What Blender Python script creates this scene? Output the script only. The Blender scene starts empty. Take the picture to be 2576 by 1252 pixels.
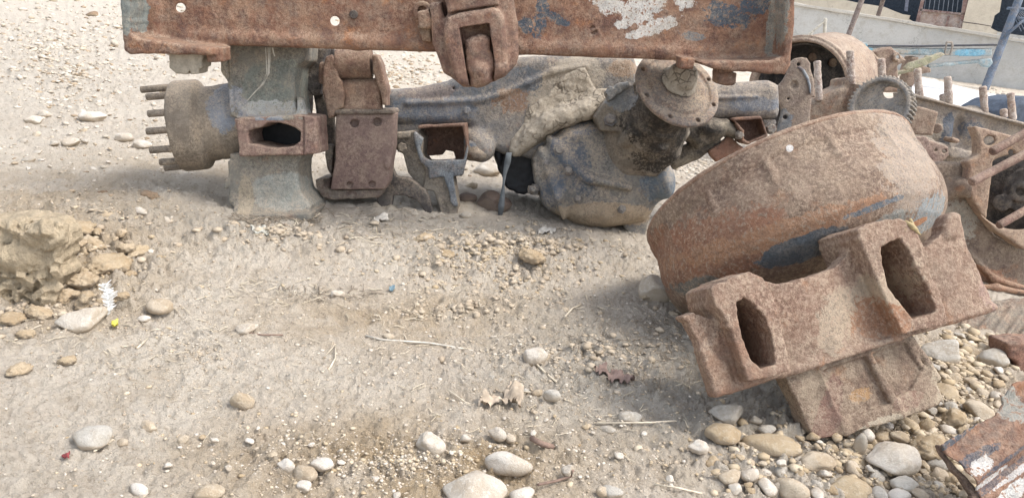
import bpy, bmesh, math, random
import numpy as np
from mathutils import Vector, Matrix

# ---------------------------------------------------------------- camera, world, sun, exposure
FPX, CAMH, PITCH, ROLL = 1983.0, 0.62, math.radians(20), math.radians(8)
X0 = np.array([1, 0, 0.]); CF = np.array([0, math.cos(PITCH), -math.sin(PITCH)]); CU0 = np.array([0, math.sin(PITCH), math.cos(PITCH)])
CR = math.cos(ROLL)*X0 + math.sin(ROLL)*CU0
CU = -math.sin(ROLL)*X0 + math.cos(ROLL)*CU0
CAM = np.array([0, 0, CAMH])
sc = bpy.context.scene
cam = bpy.data.cameras.new("camera"); co = bpy.data.objects.new("camera", cam); sc.collection.objects.link(co)
cam.sensor_width = 36; cam.lens = FPX/2576*36; cam.clip_start = .02; cam.clip_end = 900
co.matrix_world = Matrix(((CR[0], CU[0], -CF[0], CAM[0]), (CR[1], CU[1], -CF[1], CAM[1]), (CR[2], CU[2], -CF[2], CAM[2]), (0, 0, 0, 1)))
sc.camera = co
SUN_EL, SUN_AZ = math.radians(58), math.radians(100)      # azimuth measured from +Y (view direction) towards +X
w = bpy.data.worlds.new("World"); sc.world = w; w.use_nodes = True
nt = w.node_tree; bg = nt.nodes['Background']; sky = nt.nodes.new('ShaderNodeTexSky')
sky.sky_type = 'NISHITA'; sky.sun_disc = False; sky.sun_elevation = SUN_EL; sky.sun_rotation = SUN_AZ
sky.air_density = 1.0; sky.dust_density = 2.0; sky.ozone_density = .6
hs = nt.nodes.new('ShaderNodeHueSaturation'); hs.inputs['Saturation'].default_value = .45      # thin overcast
nt.links.new(sky.outputs[0], hs.inputs['Color']); nt.links.new(hs.outputs[0], bg.inputs[0]); bg.inputs[1].default_value = .15
sl = bpy.data.lights.new("sun", 'SUN'); so = bpy.data.objects.new("sun", sl); sc.collection.objects.link(so)
sl.energy = 1.1; sl.angle = math.radians(23); sl.color = (1, .96, .9)
sd = Vector((math.sin(SUN_AZ)*math.cos(SUN_EL), math.cos(SUN_AZ)*math.cos(SUN_EL), math.sin(SUN_EL)))
so.rotation_euler = sd.to_track_quat('Z', 'Y').to_euler()
sc.view_settings.view_transform = 'Standard'; sc.view_settings.look = 'None'; sc.view_settings.gamma = 1
sc.view_settings.exposure = 1.45
sc.cycles.max_bounces = 6

# ---------------------------------------------------------------- helpers
COL = sc.collection
def WP(x, y, d):                                   # photo direction at a given distance -> world point
    return CAM + d*(CF + (x-1288)/FPX*CR - (y-626)/FPX*CU)
def DG(x, y, z=0.):                                # distance at which that direction meets height z
    r = CF + (x-1288)/FPX*CR - (y-626)/FPX*CU
    return (z-CAMH)/r[2]
def GP(x, y, z=0.): return WP(x, y, DG(x, y, z))
_z = dict(A=(255.5, 0, .4594), B=(958.3, 0, .5102), C=(1597.2, 223.6, .5357), D=(1852.8, 0, .3062), E=(1597.2, 766.7, .3878),
          H=(2108.3, 191.7, .3063), M=(958.3, 255.6, .2807), T=(1022.2, 0, .2041), P=(1597.2, 0, .3572), Q=(287.5, 0, .3062), G=(2172.3, 766.7, .3879), N=(1006.3, 100.3, .4425), R=(1559.6, 201., .838), S=(2213.8, 251.7, .5227), V=(1962.1, 0, .3215))
def Z(k, *pts):
    a, b, c = _z[k]
    return [(a+c*p[0], b+c*p[1]) + tuple(p[2:]) for p in pts]
def Z1(k, x, y, *r): return Z(k, (x, y)+r)[0]

rng = np.random.default_rng(7)
_perm = np.concatenate([rng.permutation(256)]*3).astype(np.int32)
_grad = rng.normal(size=(256, 3)).astype(np.float32); _grad /= np.linalg.norm(_grad, axis=1)[:, None]
def perlin(p):                                     # p (N,3) -> (N,)
    p = np.asarray(p, np.float32); i = np.floor(p).astype(np.int32); fr = p-i; i &= 255
    u = fr*fr*fr*(fr*(fr*6-15)+10); out = 0
    for dx in (0, 1):
        for dy in (0, 1):
            for dz in (0, 1):
                h = _perm[_perm[_perm[i[:, 0]+dx]+i[:, 1]+dy]+i[:, 2]+dz]
                g = _grad[h]
                dot = g[:, 0]*(fr[:, 0]-dx)+g[:, 1]*(fr[:, 1]-dy)+g[:, 2]*(fr[:, 2]-dz)
                wx = u[:, 0] if dx else 1-u[:, 0]; wy = u[:, 1] if dy else 1-u[:, 1]; wz = u[:, 2] if dz else 1-u[:, 2]
                out = out + wx*wy*wz*dot
    return out
def fbm(p, oct=4, gain=.5):
    a, s, o = 1., 1., 0.
    for k in range(oct):
        o = o + a*perlin(p*s+13.7*k); a *= gain; s *= 2.03
    return o

def tag(o, label=None, cat=None, group=None, kind=None):
    if label: o['label'] = label
    if cat: o['category'] = cat
    if group: o['group'] = group
    if kind: o['kind'] = kind
    return o
def thing(name, label, cat, loc, group=None):
    o = bpy.data.objects.new(name, None); COL.objects.link(o); o.location = loc; o.empty_display_size = .05
    return tag(o, label, cat, group)
def root_loc(p):
    while p.parent: p = p.parent
    return np.array(p.location)
def mk(name, V, F, mat, parent=None, smooth=True):
    V = np.asarray(V, np.float64)
    if parent is not None: V = V-root_loc(parent)
    me = bpy.data.meshes.new(name)
    if isinstance(F, np.ndarray):
        n = F.shape[1]; me.vertices.add(len(V)); me.vertices.foreach_set('co', V.astype(np.float32).ravel())
        me.loops.add(F.size); me.loops.foreach_set('vertex_index', F.astype(np.int32).ravel())
        me.polygons.add(len(F)); me.polygons.foreach_set('loop_start', np.arange(len(F), dtype=np.int32)*n)
        me.update(calc_edges=True)
    else:
        me.from_pydata([tuple(v) for v in V], [], [tuple(f) for f in F]); me.update()
    if smooth: me.polygons.foreach_set('use_smooth', np.ones(len(me.polygons), bool))
    me.materials.append(mat)
    o = bpy.data.objects.new(name, me); COL.objects.link(o)
    if parent is not None: o.parent = parent
    return o

class Frame:
    """local frame set at a photo point and distance; u right, v down, w away; phi turns w from the view axis towards level, yaw turns about v"""
    def __init__(s, x, y, d, phi=0., yaw=0.):
        s.o = WP(x, y, d); s.s = d/FPX; ph = math.radians(phi); ya = math.radians(yaw)
        aw = math.cos(ph)*CF+math.sin(ph)*CU; av = -math.cos(ph)*CU+math.sin(ph)*CF; au = CR
        s.au = math.cos(ya)*au-math.sin(ya)*aw; s.aw = math.sin(ya)*au+math.cos(ya)*aw; s.av = av
        s.A = np.array([s.au, s.av, s.aw])          # rows
        s.x, s.y = x, y
    def q(s, x, y, w=0.):                           # photo direction -> (u,v,w) on the plane w
        r = CF + (x-1288)/FPX*CR - (y-626)/FPX*CU
        c = s.A @ (CAM-s.o)/s.s; rr = s.A @ r
        t = (w-c[2])/rr[2]; p = c+t*rr
        return (p[0], p[1], w)
    def W(s, P): return s.o + (np.asarray(P)*s.s) @ s.A

def polysdf(P, X, Y):
    n = len(P); d = np.full(np.broadcast(X, Y).shape, 1e12, np.float32); sg = np.ones(d.shape, bool)
    for i in range(n):
        ax, ay = P[i]; bx, by = P[i-1]
        ex, ey = bx-ax, by-ay; wx, wy = X-ax, Y-ay
        t = np.clip((wx*ex+wy*ey)/(ex*ex+ey*ey+1e-9), 0, 1)
        d = np.minimum(d, (wx-ex*t)**2+(wy-ey*t)**2)
        c1 = Y >= ay; c2 = Y < by; c3 = ex*wy > ey*wx
        sg ^= (c1 & c2 & c3) | (~c1 & ~c2 & ~c3)
    return np.where(sg, 1, -1)*np.sqrt(d)
def rnd(d2, dz, r):
    a = d2+r; b = dz+r
    return np.minimum(np.maximum(a, b), 0)+np.sqrt(np.maximum(a, 0)**2+np.maximum(b, 0)**2)-r

class Solid:
    """casting made as a distance field in a Frame, units of one photo pixel at the frame's distance"""
    def __init__(s, fr, h=3.): s.fr, s.h, s.ops = fr, h, []
    def _add(s, fn, lo, hi, op, k): s.ops.append((fn, np.array(lo, float), np.array(hi, float), op, k)); return s
    def ext(s, pts, w0, w1, r=3, k=0, op='+', slope=(0, 0), warp=None, jag=0, flat=None):
        P = [s.fr.q(p[0], p[1], (w0 if op == '+' or w0 > 0 else 0.) if flat is None else flat)[:2] for p in pts]
        if jag:
            Q = []
            for i in range(len(P)):
                a, b = np.array(P[i]), np.array(P[(i+1) % len(P)]); L = np.hypot(*(b-a)); n = max(1, int(L/9))
                nn = np.array([-(b-a)[1], (b-a)[0]])/(L+1e-6)
                for j in range(n): Q.append(tuple(a+(b-a)*j/n+nn*rng.normal()*jag*(0 if j == 0 else 1)))
            P = Q
        A = np.array(P); c = A.mean(0); mid, hf = (w0+w1)/2, abs(w1-w0)/2
        ex = 0
        if slope != (0, 0): ex = abs(slope[0])*np.ptp(A[:, 0])+abs(slope[1])*np.ptp(A[:, 1])
        if warp is not None: ex = max(ex, 90)
        def fn(X, Y, W):
            x, y = X[:, :, 0], Y[:, :, 0]
            d2 = polysdf(P, x, y)[:, :, None]
            off = slope[0]*(X-c[0])+slope[1]*(Y-c[1])
            if warp is not None: off = off+warp(X-c[0], Y-c[1])
            return rnd(d2, np.abs(W-off-mid)-hf, r)
        return s._add(fn, (*A.min(0), mid-hf-ex), (*A.max(0), mid+hf+ex), op, k)
    def cyl(s, p0, p1, r0, r1=None, r=2, k=0, op='+', raw=False):
        a = np.array(p0 if raw else s.fr.q(*p0)); b = np.array(p1 if raw else s.fr.q(*p1)); r1 = r0 if r1 is None else r1
        L = np.linalg.norm(b-a); d = (b-a)/L
        def fn(X, Y, W):
            x, y, z = X-a[0], Y-a[1], W-a[2]; t = x*d[0]+y*d[1]+z*d[2]
            rr = np.sqrt(np.maximum(x*x+y*y+z*z-t*t, 0))-(r0+(r1-r0)*np.clip(t/L, 0, 1))
            return rnd(rr, np.abs(t-L/2)-L/2, r)
        R = max(r0, r1); e = R*np.sqrt(np.maximum(1-d*d, 0))+1
        return s._add(fn, np.minimum(a, b)-e, np.maximum(a, b)+e, op, k)
    def cap(s, pts, rad, k=0, op='+', raw=False):
        for i in range(len(pts)-1):
            a = np.array(pts[i] if raw else s.fr.q(*pts[i])); b = np.array(pts[i+1] if raw else s.fr.q(*pts[i+1]))
            ra, rb = (rad, rad) if np.isscalar(rad) else (rad[i], rad[i+1])
            def fn(X, Y, W, a=a, b=b, ra=ra, rb=rb):
                d = b-a; L2 = d@d; x, y, z = X-a[0], Y-a[1], W-a[2]
                t = np.clip((x*d[0]+y*d[1]+z*d[2])/L2, 0, 1)
                return np.sqrt((x-t*d[0])**2+(y-t*d[1])**2+(z-t*d[2])**2)-(ra+(rb-ra)*t)
            R = max(ra, rb); s._add(fn, np.minimum(a, b)-R, np.maximum(a, b)+R, op, k)
        return s
    def ell(s, c, R, ang=0, k=0, op='+', raw=False):
        c = np.array(c if raw else s.fr.q(*c)); R = np.array(R, float); ca, sa = math.cos(math.radians(ang)), math.sin(math.radians(ang))
        def fn(X, Y, W):
            x, y = X-c[0], Y-c[1]; x, y = x*ca+y*sa, -x*sa+y*ca; z = W-c[2]
            k0 = np.sqrt((x/R[0])**2+(y/R[1])**2+(z/R[2])**2)+1e-6
            k1 = np.sqrt((x/R[0]**2)**2+(y/R[1]**2)**2+(z/R[2]**2)**2)+1e-6
            return k0*(k0-1)/k1
        m = max(R[0], R[1]) if ang else 0
        e = np.array([m or R[0], m or R[1], R[2]])
        return s._add(fn, c-e, c+e, op, k)
    def box(s, c, hf, ang=0, M=None, r=2, k=0, op='+', raw=False):
        c = np.array(c if raw else s.fr.q(*c)); hf = np.array(hf, float)
        if M is None:
            ca, sa = math.cos(math.radians(ang)), math.sin(math.radians(ang)); M = np.array([[ca, sa, 0], [-sa, ca, 0], [0, 0, 1]])
        M = np.array(M)
        def fn(X, Y, W):
            x, y, z = X-c[0], Y-c[1], W-c[2]
            a = [np.abs(M[i, 0]*x+M[i, 1]*y+M[i, 2]*z)-hf[i]+r for i in range(3)]
            return np.minimum(np.maximum(np.maximum(a[0], a[1]), a[2]), 0)+np.sqrt(sum(np.maximum(q, 0)**2 for q in a))-r
        e = np.abs(M.T) @ hf
        return s._add(fn, c-e, c+e, op, k)
    def rev(s, c, ax, prof, r=0, k=0, op='+', raw=False):
        c = np.array(c if raw else s.fr.q(*c)); d = np.array(ax, float); d /= np.linalg.norm(d)
        R = max(p[0] for p in prof); t0, t1 = min(p[1] for p in prof), max(p[1] for p in prof)
        # table lookup of the profile's distance
        n = 2.0; m = 24
        gr = np.arange(-m, R+m, n); gt = np.arange(t0-m, t1+m, n)
        T = polysdf(prof, gr[:, None], gt[None, :]).astype(np.float32)
        def fn(X, Y, W):
            x, y, z = X-c[0], Y-c[1], W-c[2]; t = x*d[0]+y*d[1]+z*d[2]
            rr = np.sqrt(np.maximum(x*x+y*y+z*z-t*t, 0))
            fi = np.clip((rr+m)/n, 0, len(gr)-1.001); fj = np.clip((t-t0+m)/n, 0, len(gt)-1.001)
            i, j = fi.astype(np.int32), fj.astype(np.int32); a, b = fi-i, fj-j
            return (T[i, j]*(1-a)+T[i+1, j]*a)*(1-b)+(T[i, j+1]*(1-a)+T[i+1, j+1]*a)*b
        e = R*np.sqrt(np.maximum(1-d*d, 0)); a, b = c+d*t0, c+d*t1
        return s._add(fn, np.minimum(a, b)-e, np.maximum(a, b)+e, op, k)
    def field(s):
        lo = np.min([o[1] for o in s.ops if o[3] == '+'], axis=0)-3*s.h; hi = np.max([o[2] for o in s.ops if o[3] == '+'], axis=0)+3*s.h
        n = np.ceil((hi-lo)/s.h).astype(int)+1
        ax = [(lo[i]+s.h*np.arange(n[i])).astype(np.float32) for i in range(3)]
        f = np.full(n, 60., np.float32)
        for fn, l, h, op, k in s.ops:
            m = 2.5*s.h+k
            i0 = np.clip(np.floor((l-m-lo)/s.h).astype(int), 0, n); i1 = np.clip(np.ceil((h+m-lo)/s.h).astype(int)+1, 0, n)
            if (i1-i0).min() < 2: continue
            sl = tuple(slice(i0[i], i1[i]) for i in range(3))
            X, Y, Wz = ax[0][sl[0]][:, None, None], ax[1][sl[1]][None, :, None], ax[2][sl[2]][None, None, :]
            g = np.broadcast_to(fn(X, Y, Wz), tuple(i1-i0)).astype(np.float32); a = f[sl]
            if op == '-': g = -g
            if k:
                t = np.maximum(k-np.abs(a-g), 0)/k; q = t*t*k/4
            else: q = 0
            f[sl] = np.minimum(a, g)-q if op == '+' else np.maximum(a, g)+q
        for i in range(3):                               # never let the surface touch the border of the grid
            sl = [slice(None)]*3; sl[i] = 0; f[tuple(sl)] = 9; sl[i] = -1; f[tuple(sl)] = 9
        return f, lo
    def build(s, name, mat, parent=None, amp=.0008, sc_=60., oct=4, mud=0.):
        f, lo = s.field(); I, J, K = f.shape; ins = f < 0
        c = np.zeros((I-1, J-1, K-1), np.int8)
        off = [(a, b, d) for a in (0, 1) for b in (0, 1) for d in (0, 1)]
        for a, b, d in off: c += ins[a:I-1+a, b:J-1+b, d:K-1+d]
        act = (c > 0) & (c < 8); idx = np.argwhere(act)
        vid = np.full(c.shape, -1, np.int32); vid[act] = np.arange(len(idx))
        val = np.stack([f[idx[:, 0]+a, idx[:, 1]+b, idx[:, 2]+d] for a, b, d in off], 1)
        acc = np.zeros((len(idx), 3)); cnt = np.zeros(len(idx))
        for p in range(8):
            for q in range(p+1, 8):
                dlt = np.array(off[q])-np.array(off[p])
                if abs(dlt).sum() != 1: continue
                vp, vq = val[:, p], val[:, q]; m = (vp < 0) != (vq < 0)
                t = np.where(m, vp/np.where(m, vp-vq, 1), 0)
                acc += m[:, None]*(np.array(off[p])+t[:, None]*dlt); cnt += m
        V = (idx+acc/cnt[:, None])*s.h+lo
        F = []
        for ax_ in range(3):
            o1, o2 = [(1, 2), (2, 0), (0, 1)][ax_]
            n = [I, J, K]; sl0 = [slice(1, n[i]-1) for i in range(3)]; sl0[ax_] = slice(0, n[ax_]-1)
            sl1 = list(sl0); sl1[ax_] = slice(1, n[ax_])
            A, B = ins[tuple(sl0)], ins[tuple(sl1)]; e = np.argwhere(A != B)
            if not len(e): continue
            sgn = A[tuple(e.T)]
            for i in range(3):
                if i != ax_: e[:, i] += 1
            def cell(da, db):
                g = e.copy(); g[:, o1] -= da; g[:, o2] -= db; return vid[tuple(g.T)]
            Q = np.stack([cell(1, 1), cell(0, 1), cell(0, 0), cell(1, 0)], 1)
            Q[~sgn] = Q[~sgn][:, ::-1]; F.append(Q)
        F = np.concatenate(F)
        fr = s.fr; Wd = fr.W(V)
        if np.linalg.det(fr.A) < 0: F = F[:, ::-1]
        if amp or mud:
            a = Wd[F[:, 0]]-Wd[F[:, 2]]; b = Wd[F[:, 1]]-Wd[F[:, 3]]; fnm = np.cross(a, b)
            N = np.zeros_like(Wd)
            for i in range(4): np.add.at(N, F[:, i], fnm)
            N /= np.linalg.norm(N, axis=1)[:, None]+1e-12
            dsp = amp*fbm(Wd*sc_, oct)+amp*1.6*fbm(Wd*sc_*.25+7, 2)
            if mud:
                r1 = np.abs(perlin(Wd*55)); r2 = np.abs(perlin(Wd*130+5))
                wv = Wd+.006*np.stack([perlin(Wd*40+k*9) for k in range(3)], 1)
                r1 = np.abs(perlin(wv*38)); r2 = np.abs(perlin(wv*95+5))
                dsp = dsp+mud*(fbm(Wd*24, 5, .6)+.9*np.minimum(r1*7, .5)+.4*np.minimum(r2*6, .6)-.6)
            Wd = Wd+N*dsp[:, None]
        return mk(name, Wd, F.astype(np.int32), mat, parent)

def prim_mesh(fr, kind, *a, **k): pass
def tube(name, pts, rad, mat, parent=None, seg=12, cap=True, hexa=False, wob=0.):
    """tube along world points"""
    P = [np.array(p, float) for p in pts]; n = len(P); rr = [rad]*n if np.isscalar(rad) else rad
    V, F = [], []; up = np.array([0.13, .22, .97])
    for i in range(n):
        t = P[min(i+1, n-1)]-P[max(i-1, 0)]; t /= np.linalg.norm(t)+1e-12
        a = np.cross(t, up)
        if np.linalg.norm(a) < .2: a = np.cross(t, [1, 0, 0])
        a /= np.linalg.norm(a); b = np.cross(t, a)
        for j in range(seg):
            th = 2*math.pi*j/seg; q = rr[i]*(1+wob*rng.normal()); V.append(P[i]+q*(math.cos(th)*a+math.sin(th)*b))
    for i in range(n-1):
        for j in range(seg): F.append((i*seg+j, i*seg+(j+1) % seg, (i+1)*seg+(j+1) % seg, (i+1)*seg+j))
    if cap:
        F.append(tuple(range(seg))[::-1]); F.append(tuple(range((n-1)*seg, n*seg)))
    o = mk(name, V, F, mat, parent, smooth=seg > 7)
    if seg > 7:
        for p in o.data.polygons[-2:] if cap else []: p.use_smooth = False
    return o
def bolt(name, p, n, r, hgt, mat, parent, washer=True, hexa=True):
    """bolt head of radius r on surface point p with outward normal n (world)"""
    p = np.array(p); n = np.array(n, float); n /= np.linalg.norm(n)
    pts = [p-n*hgt*.6, p, p+n*.0001, p+n*hgt*.85, p+n*hgt]; rad = [r, r, r, r, r*.82]
    if washer: pts = [p-n*hgt*.6, p+n*hgt*.18, p+n*hgt*.19, p+n*hgt*.85, p+n*hgt]; rad = [r*1.35, r*1.35, r, r, r*.82]
    return tube(name, pts, rad, mat, parent, seg=6 if hexa else 16)
# ---------------------------------------------------------------- materials
def _nodes(name):
    m = bpy.data.materials.new(name); m.use_nodes = True; t = m.node_tree
    b = t.nodes['Principled BSDF']; b.inputs['Roughness'].default_value = .85; b.inputs['Specular IOR Level'].default_value = .25
    return m, t, b
class NB:
    def __init__(s, t): s.t = t; s.pos = t.nodes.new('ShaderNodeNewGeometry'); s.P = s.pos.outputs['Position']; s.N = s.pos.outputs['Normal']
    def lk(s, v, i):
        if isinstance(v, (int, float)): i.default_value = v
        elif isinstance(v, tuple): i.default_value = v if len(v) == 4 or i.type == 'VECTOR' else (*v, 1)
        else: s.t.links.new(v, i)
    def noise(s, scale, det=6, rough=.6, dist=0., vec=None, col=False, off=None):
        n = s.t.nodes.new('ShaderNodeTexNoise'); n.inputs['Scale'].default_value = scale; n.inputs['Detail'].default_value = det
        n.inputs['Roughness'].default_value = rough; n.inputs['Distortion'].default_value = dist
        v = vec or s.P
        if off is not None: v = s.vm('ADD', v, (off, off*.7, -off))
        s.t.links.new(v, n.inputs['Vector']); return n.outputs['Color' if col else 'Fac']
    def voro(s, scale, feat='F1', rnd=1., vec=None, out='Distance'):
        n = s.t.nodes.new('ShaderNodeTexVoronoi'); n.feature = feat; n.inputs['Scale'].default_value = scale; n.inputs['Randomness'].default_value = rnd
        s.t.links.new(vec or s.P, n.inputs['Vector']); return n.outputs[out]
    def m(s, op, a, b=0., c=None, clamp=False):
        n = s.t.nodes.new('ShaderNodeMath'); n.operation = op; n.use_clamp = clamp; s.lk(a, n.inputs[0]); s.lk(b, n.inputs[1])
        if c is not None: s.lk(c, n.inputs[2])
        return n.outputs[0]
    def vm(s, op, a, b=None, sc=None):
        n = s.t.nodes.new('ShaderNodeVectorMath'); n.operation = op; s.lk(a, n.inputs[0])
        if b is not None: s.lk(b, n.inputs[1])
        if sc is not None: s.lk(sc, n.inputs['Scale'])
        return n.outputs['Value' if op in ('DOT_PRODUCT', 'LENGTH', 'DISTANCE') else 'Vector']
    def step(s, v, lo, hi):                          # smooth ramp lo..hi -> 0..1
        n = s.t.nodes.new('ShaderNodeMapRange'); n.interpolation_type = 'SMOOTHSTEP'; s.lk(v, n.inputs[0]); n.inputs[1].default_value = lo; n.inputs[2].default_value = hi
        return n.outputs[0]
    def mix(s, f, a, b):
        n = s.t.nodes.new('ShaderNodeMix'); n.data_type = 'RGBA'; s.lk(f, n.inputs[0]); s.lk(a, n.inputs[6]); s.lk(b, n.inputs[7]); return n.outputs[2]
    def bump(s, hgt, strength, dist, nrm=None):
        n = s.t.nodes.new('ShaderNodeBump'); n.inputs['Strength'].default_value = strength; n.inputs['Distance'].default_value = dist
        s.lk(hgt, n.inputs['Height'])
        if nrm is not None: s.t.links.new(nrm, n.inputs['Normal'])
        return n.outputs[0]
    def blob(s, c, rad, wob, thr=1., ax=None):
        """mask of a stain round world point c; rad metres (or 3 along world axes ax)"""
        d = s.vm('SUBTRACT', s.P, tuple(c))
        if ax is not None:
            comps = [s.m('DIVIDE', s.vm('DOT_PRODUCT', d, tuple(a)), r) for a, r in zip(ax, rad)]
            q = s.m('ADD', s.m('POWER', s.m('ABSOLUTE', comps[0]), 2.), s.m('POWER', s.m('ABSOLUTE', comps[1]), 2.))
            if len(comps) > 2: q = s.m('ADD', q, s.m('POWER', s.m('ABSOLUTE', comps[2]), 2.))
            q = s.m('SQRT', q)
        else: q = s.m('DIVIDE', s.vm('LENGTH', d), rad)
        q = s.m('ADD', q, wob)
        return s.step(q, thr+.04, thr-.04)

RUST_A, RUST_B, RUST_C = (.235, .112, .062), (.32, .17, .10), (.13, .075, .06)
DUST = (.43, .345, .25); GREY = (.20, .205, .20); BLUE = (.145, .185, .235); OIL = (.03, .029, .028)
def metal(name, A=RUST_A, B=RUST_B, C=RUST_C, dust=.5, dustcol=DUST, patches=(), pit=.5, bump=1., mott=1., orange=.35, scl=1., speck=None):
    """patches: (photo x, y, distance, rx px, ry px, angle deg, colour, raggedness)"""
    def _a(c, k=.78): l = (c[0]+c[1]+c[2])/3; return tuple(k*(v*.86+l*.14) for v in c)
    A, B, C = _a(A), _a(B), _a(C)
    m, t, b = _nodes(name); n = NB(t)
    n1 = n.noise(9*scl, 8, .65); n2 = n.noise(38*scl, 6, .7, off=3.); n3 = n.noise(150*scl, 5, .75, off=9.); n4 = n.noise(420*scl, 3, .7, off=5.)
    col = n.mix(n.step(n1, .38, .62), A, B)
    col = n.mix(n.m('MULTIPLY', n.step(n2, .44, .64), .75*mott), col, C)
    col = n.mix(n.m('MULTIPLY', n.step(n.noise(17*scl, 7, .7, off=88., dist=.6), .52, .62), .5*mott), col, tuple(v*.62+.01 for v in A))
    col = n.mix(n.m('MULTIPLY', n.step(n.noise(14*scl, 7, .75, off=99., dist=.8), .54, .66), .55*mott), col, tuple(min(1, v*1.35+.03) for v in B))
    if orange: col = n.mix(n.m('MULTIPLY', n.step(n.noise(22*scl, 7, .7, off=20.), .56, .70), orange), col, (.40, .17, .065))
    if speck: col = n.mix(n.m('MULTIPLY', n.step(n3, .50, .58), speck[1]), col, speck[0])
    wob = n.m('MULTIPLY', n.m('SUBTRACT', n.noise(55, 7, .75, off=31.), .5), 1.)
    for (x, y, d, rx, ry, ang, pc, rag) in patches:
        s_ = d/FPX; ca, sa = math.cos(math.radians(ang)), math.sin(math.radians(ang))
        a1 = CR*ca-CU*sa; a2 = -CR*sa-CU*ca
        mk_ = n.blob(WP(x, y, d), (rx*s_, ry*s_), n.m('MULTIPLY', wob, rag*3.2), ax=(a1, a2))
        chip = n.step(n3, .60, .54) if rag > .5 else 1.
        pcol = n.mix(n.step(n2, .4, .65), pc, tuple(v*.72+.02 for v in pc))
        col = n.mix(n.m('MULTIPLY', mk_, chip) if rag > .5 else mk_, col, pcol)
    fine = n.m('ADD', n.m('MULTIPLY', n.step(n3, .36, .64), .55), n.m('MULTIPLY', n.step(n4, .38, .62), .45))
    mul = n.t.nodes.new('ShaderNodeMix'); mul.data_type = 'RGBA'; mul.blend_type = 'MULTIPLY'; mul.inputs[0].default_value = 1.
    calm = n.m('MULTIPLY', n.step(n.noise(13*scl, 5, .6, off=61.), .38, .62), .75)
    fine = n.m('ADD', n.m('MULTIPLY', fine, n.m('SUBTRACT', 1., calm)), n.m('MULTIPLY', calm, .5))
    n.lk(col, mul.inputs[6]); n.lk(n.mix(fine, (.60, .57, .56), (1.38, 1.36, 1.32)), mul.inputs[7]); mul.clamp_result = False; col = mul.outputs[2]
    if pit: col = n.mix(n.m('MULTIPLY', n.step(n.noise(260*scl, 4, .8, off=77.), .55, .66), pit), col, (.045, .032, .028))
    nz = n.t.nodes.new('ShaderNodeSeparateXYZ'); t.links.new(n.N, nz.inputs[0])
    up = n.step(nz.outputs[2], .15, .85)
    dn = n.step(n.m('ADD', n.noise(26*scl, 8, .7, off=50.), n.m('MULTIPLY', n3, .25)), .54, .74)
    du = n.m('MULTIPLY', n.m('ADD', n.m('MULTIPLY', up, .55), n.m('MULTIPLY', dn, .75)), dust, clamp=True)
    col = n.mix(n.m('MULTIPLY', du, n.step(n.m('ADD', n3, n4), .75, 1.15)), col, n.mix(n2, tuple(v*.85 for v in dustcol), tuple(min(1, v*1.15) for v in dustcol)))
    t.links.new(col, b.inputs['Base Color'])
    r = n.m('ADD', .68, n.m('MULTIPLY', n3, .3)); t.links.new(r, b.inputs['Roughness'])
    h = n.m('ADD', n.m('MULTIPLY', n2, .6), n.m('ADD', n.m('MULTIPLY', n3, .55), n.m('MULTIPLY', n4, .3)))
    t.links.new(n.bump(h, .95*bump, .0055), b.inputs['Normal'])
    return m
def plain(name, col, rough=.85, var=.25, scale=40, bump=.4, dist=.002):
    m, t, b = _nodes(name); n = NB(t); n1 = n.noise(scale, 7, .7); n2 = n.noise(scale*5, 5, .7, off=4.)
    c = n.mix(n.step(n1, .35, .65), tuple(v*(1-var) for v in col), tuple(min(1, v*(1+var)) for v in col))
    c = n.mix(n.m('MULTIPLY', n.step(n2, .5, .7), .4), c, tuple(v*.7 for v in col))
    t.links.new(c, b.inputs['Base Color']); b.inputs['Roughness'].default_value = rough
    t.links.new(n.bump(n.m('ADD', n1, n.m('MULTIPLY', n2, .5)), bump, dist), b.inputs['Normal']); return m
MUD = plain('dried_mud', (.33, .29, .23), var=.22, scale=60, bump=.9, dist=.004)
def mudcrack():
    m, t, b = _nodes('cracked_mud'); n = NB(t); n1 = n.noise(60, 8, .75); wv = n.vm('ADD', n.P, n.vm('SCALE', n.noise(110, 4, .7, col=True), sc=.006))
    cr = n.m('MAXIMUM', n.step(n.voro(52, 'DISTANCE_TO_EDGE', vec=wv), .0, .07), n.step(n.noise(16, 4, .6), .46, .52))
    c = n.mix(n.step(n1, .35, .65), (.33, .28, .215), (.45, .39, .31)); c = n.mix(n.m('ADD', n.m('MULTIPLY', cr, .6), .4), (.13, .105, .08), c); c = n.mix(n.m('MULTIPLY', n.step(n.noise(230, 4, .8), .5, .68), .5), c, (.17, .14, .10))
    t.links.new(c, b.inputs['Base Color']); t.links.new(n.bump(n.m('ADD', cr, n.m('MULTIPLY', n1, 1.2)), .9, .004), b.inputs['Normal']); return m
CRACK = mudcrack()
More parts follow.
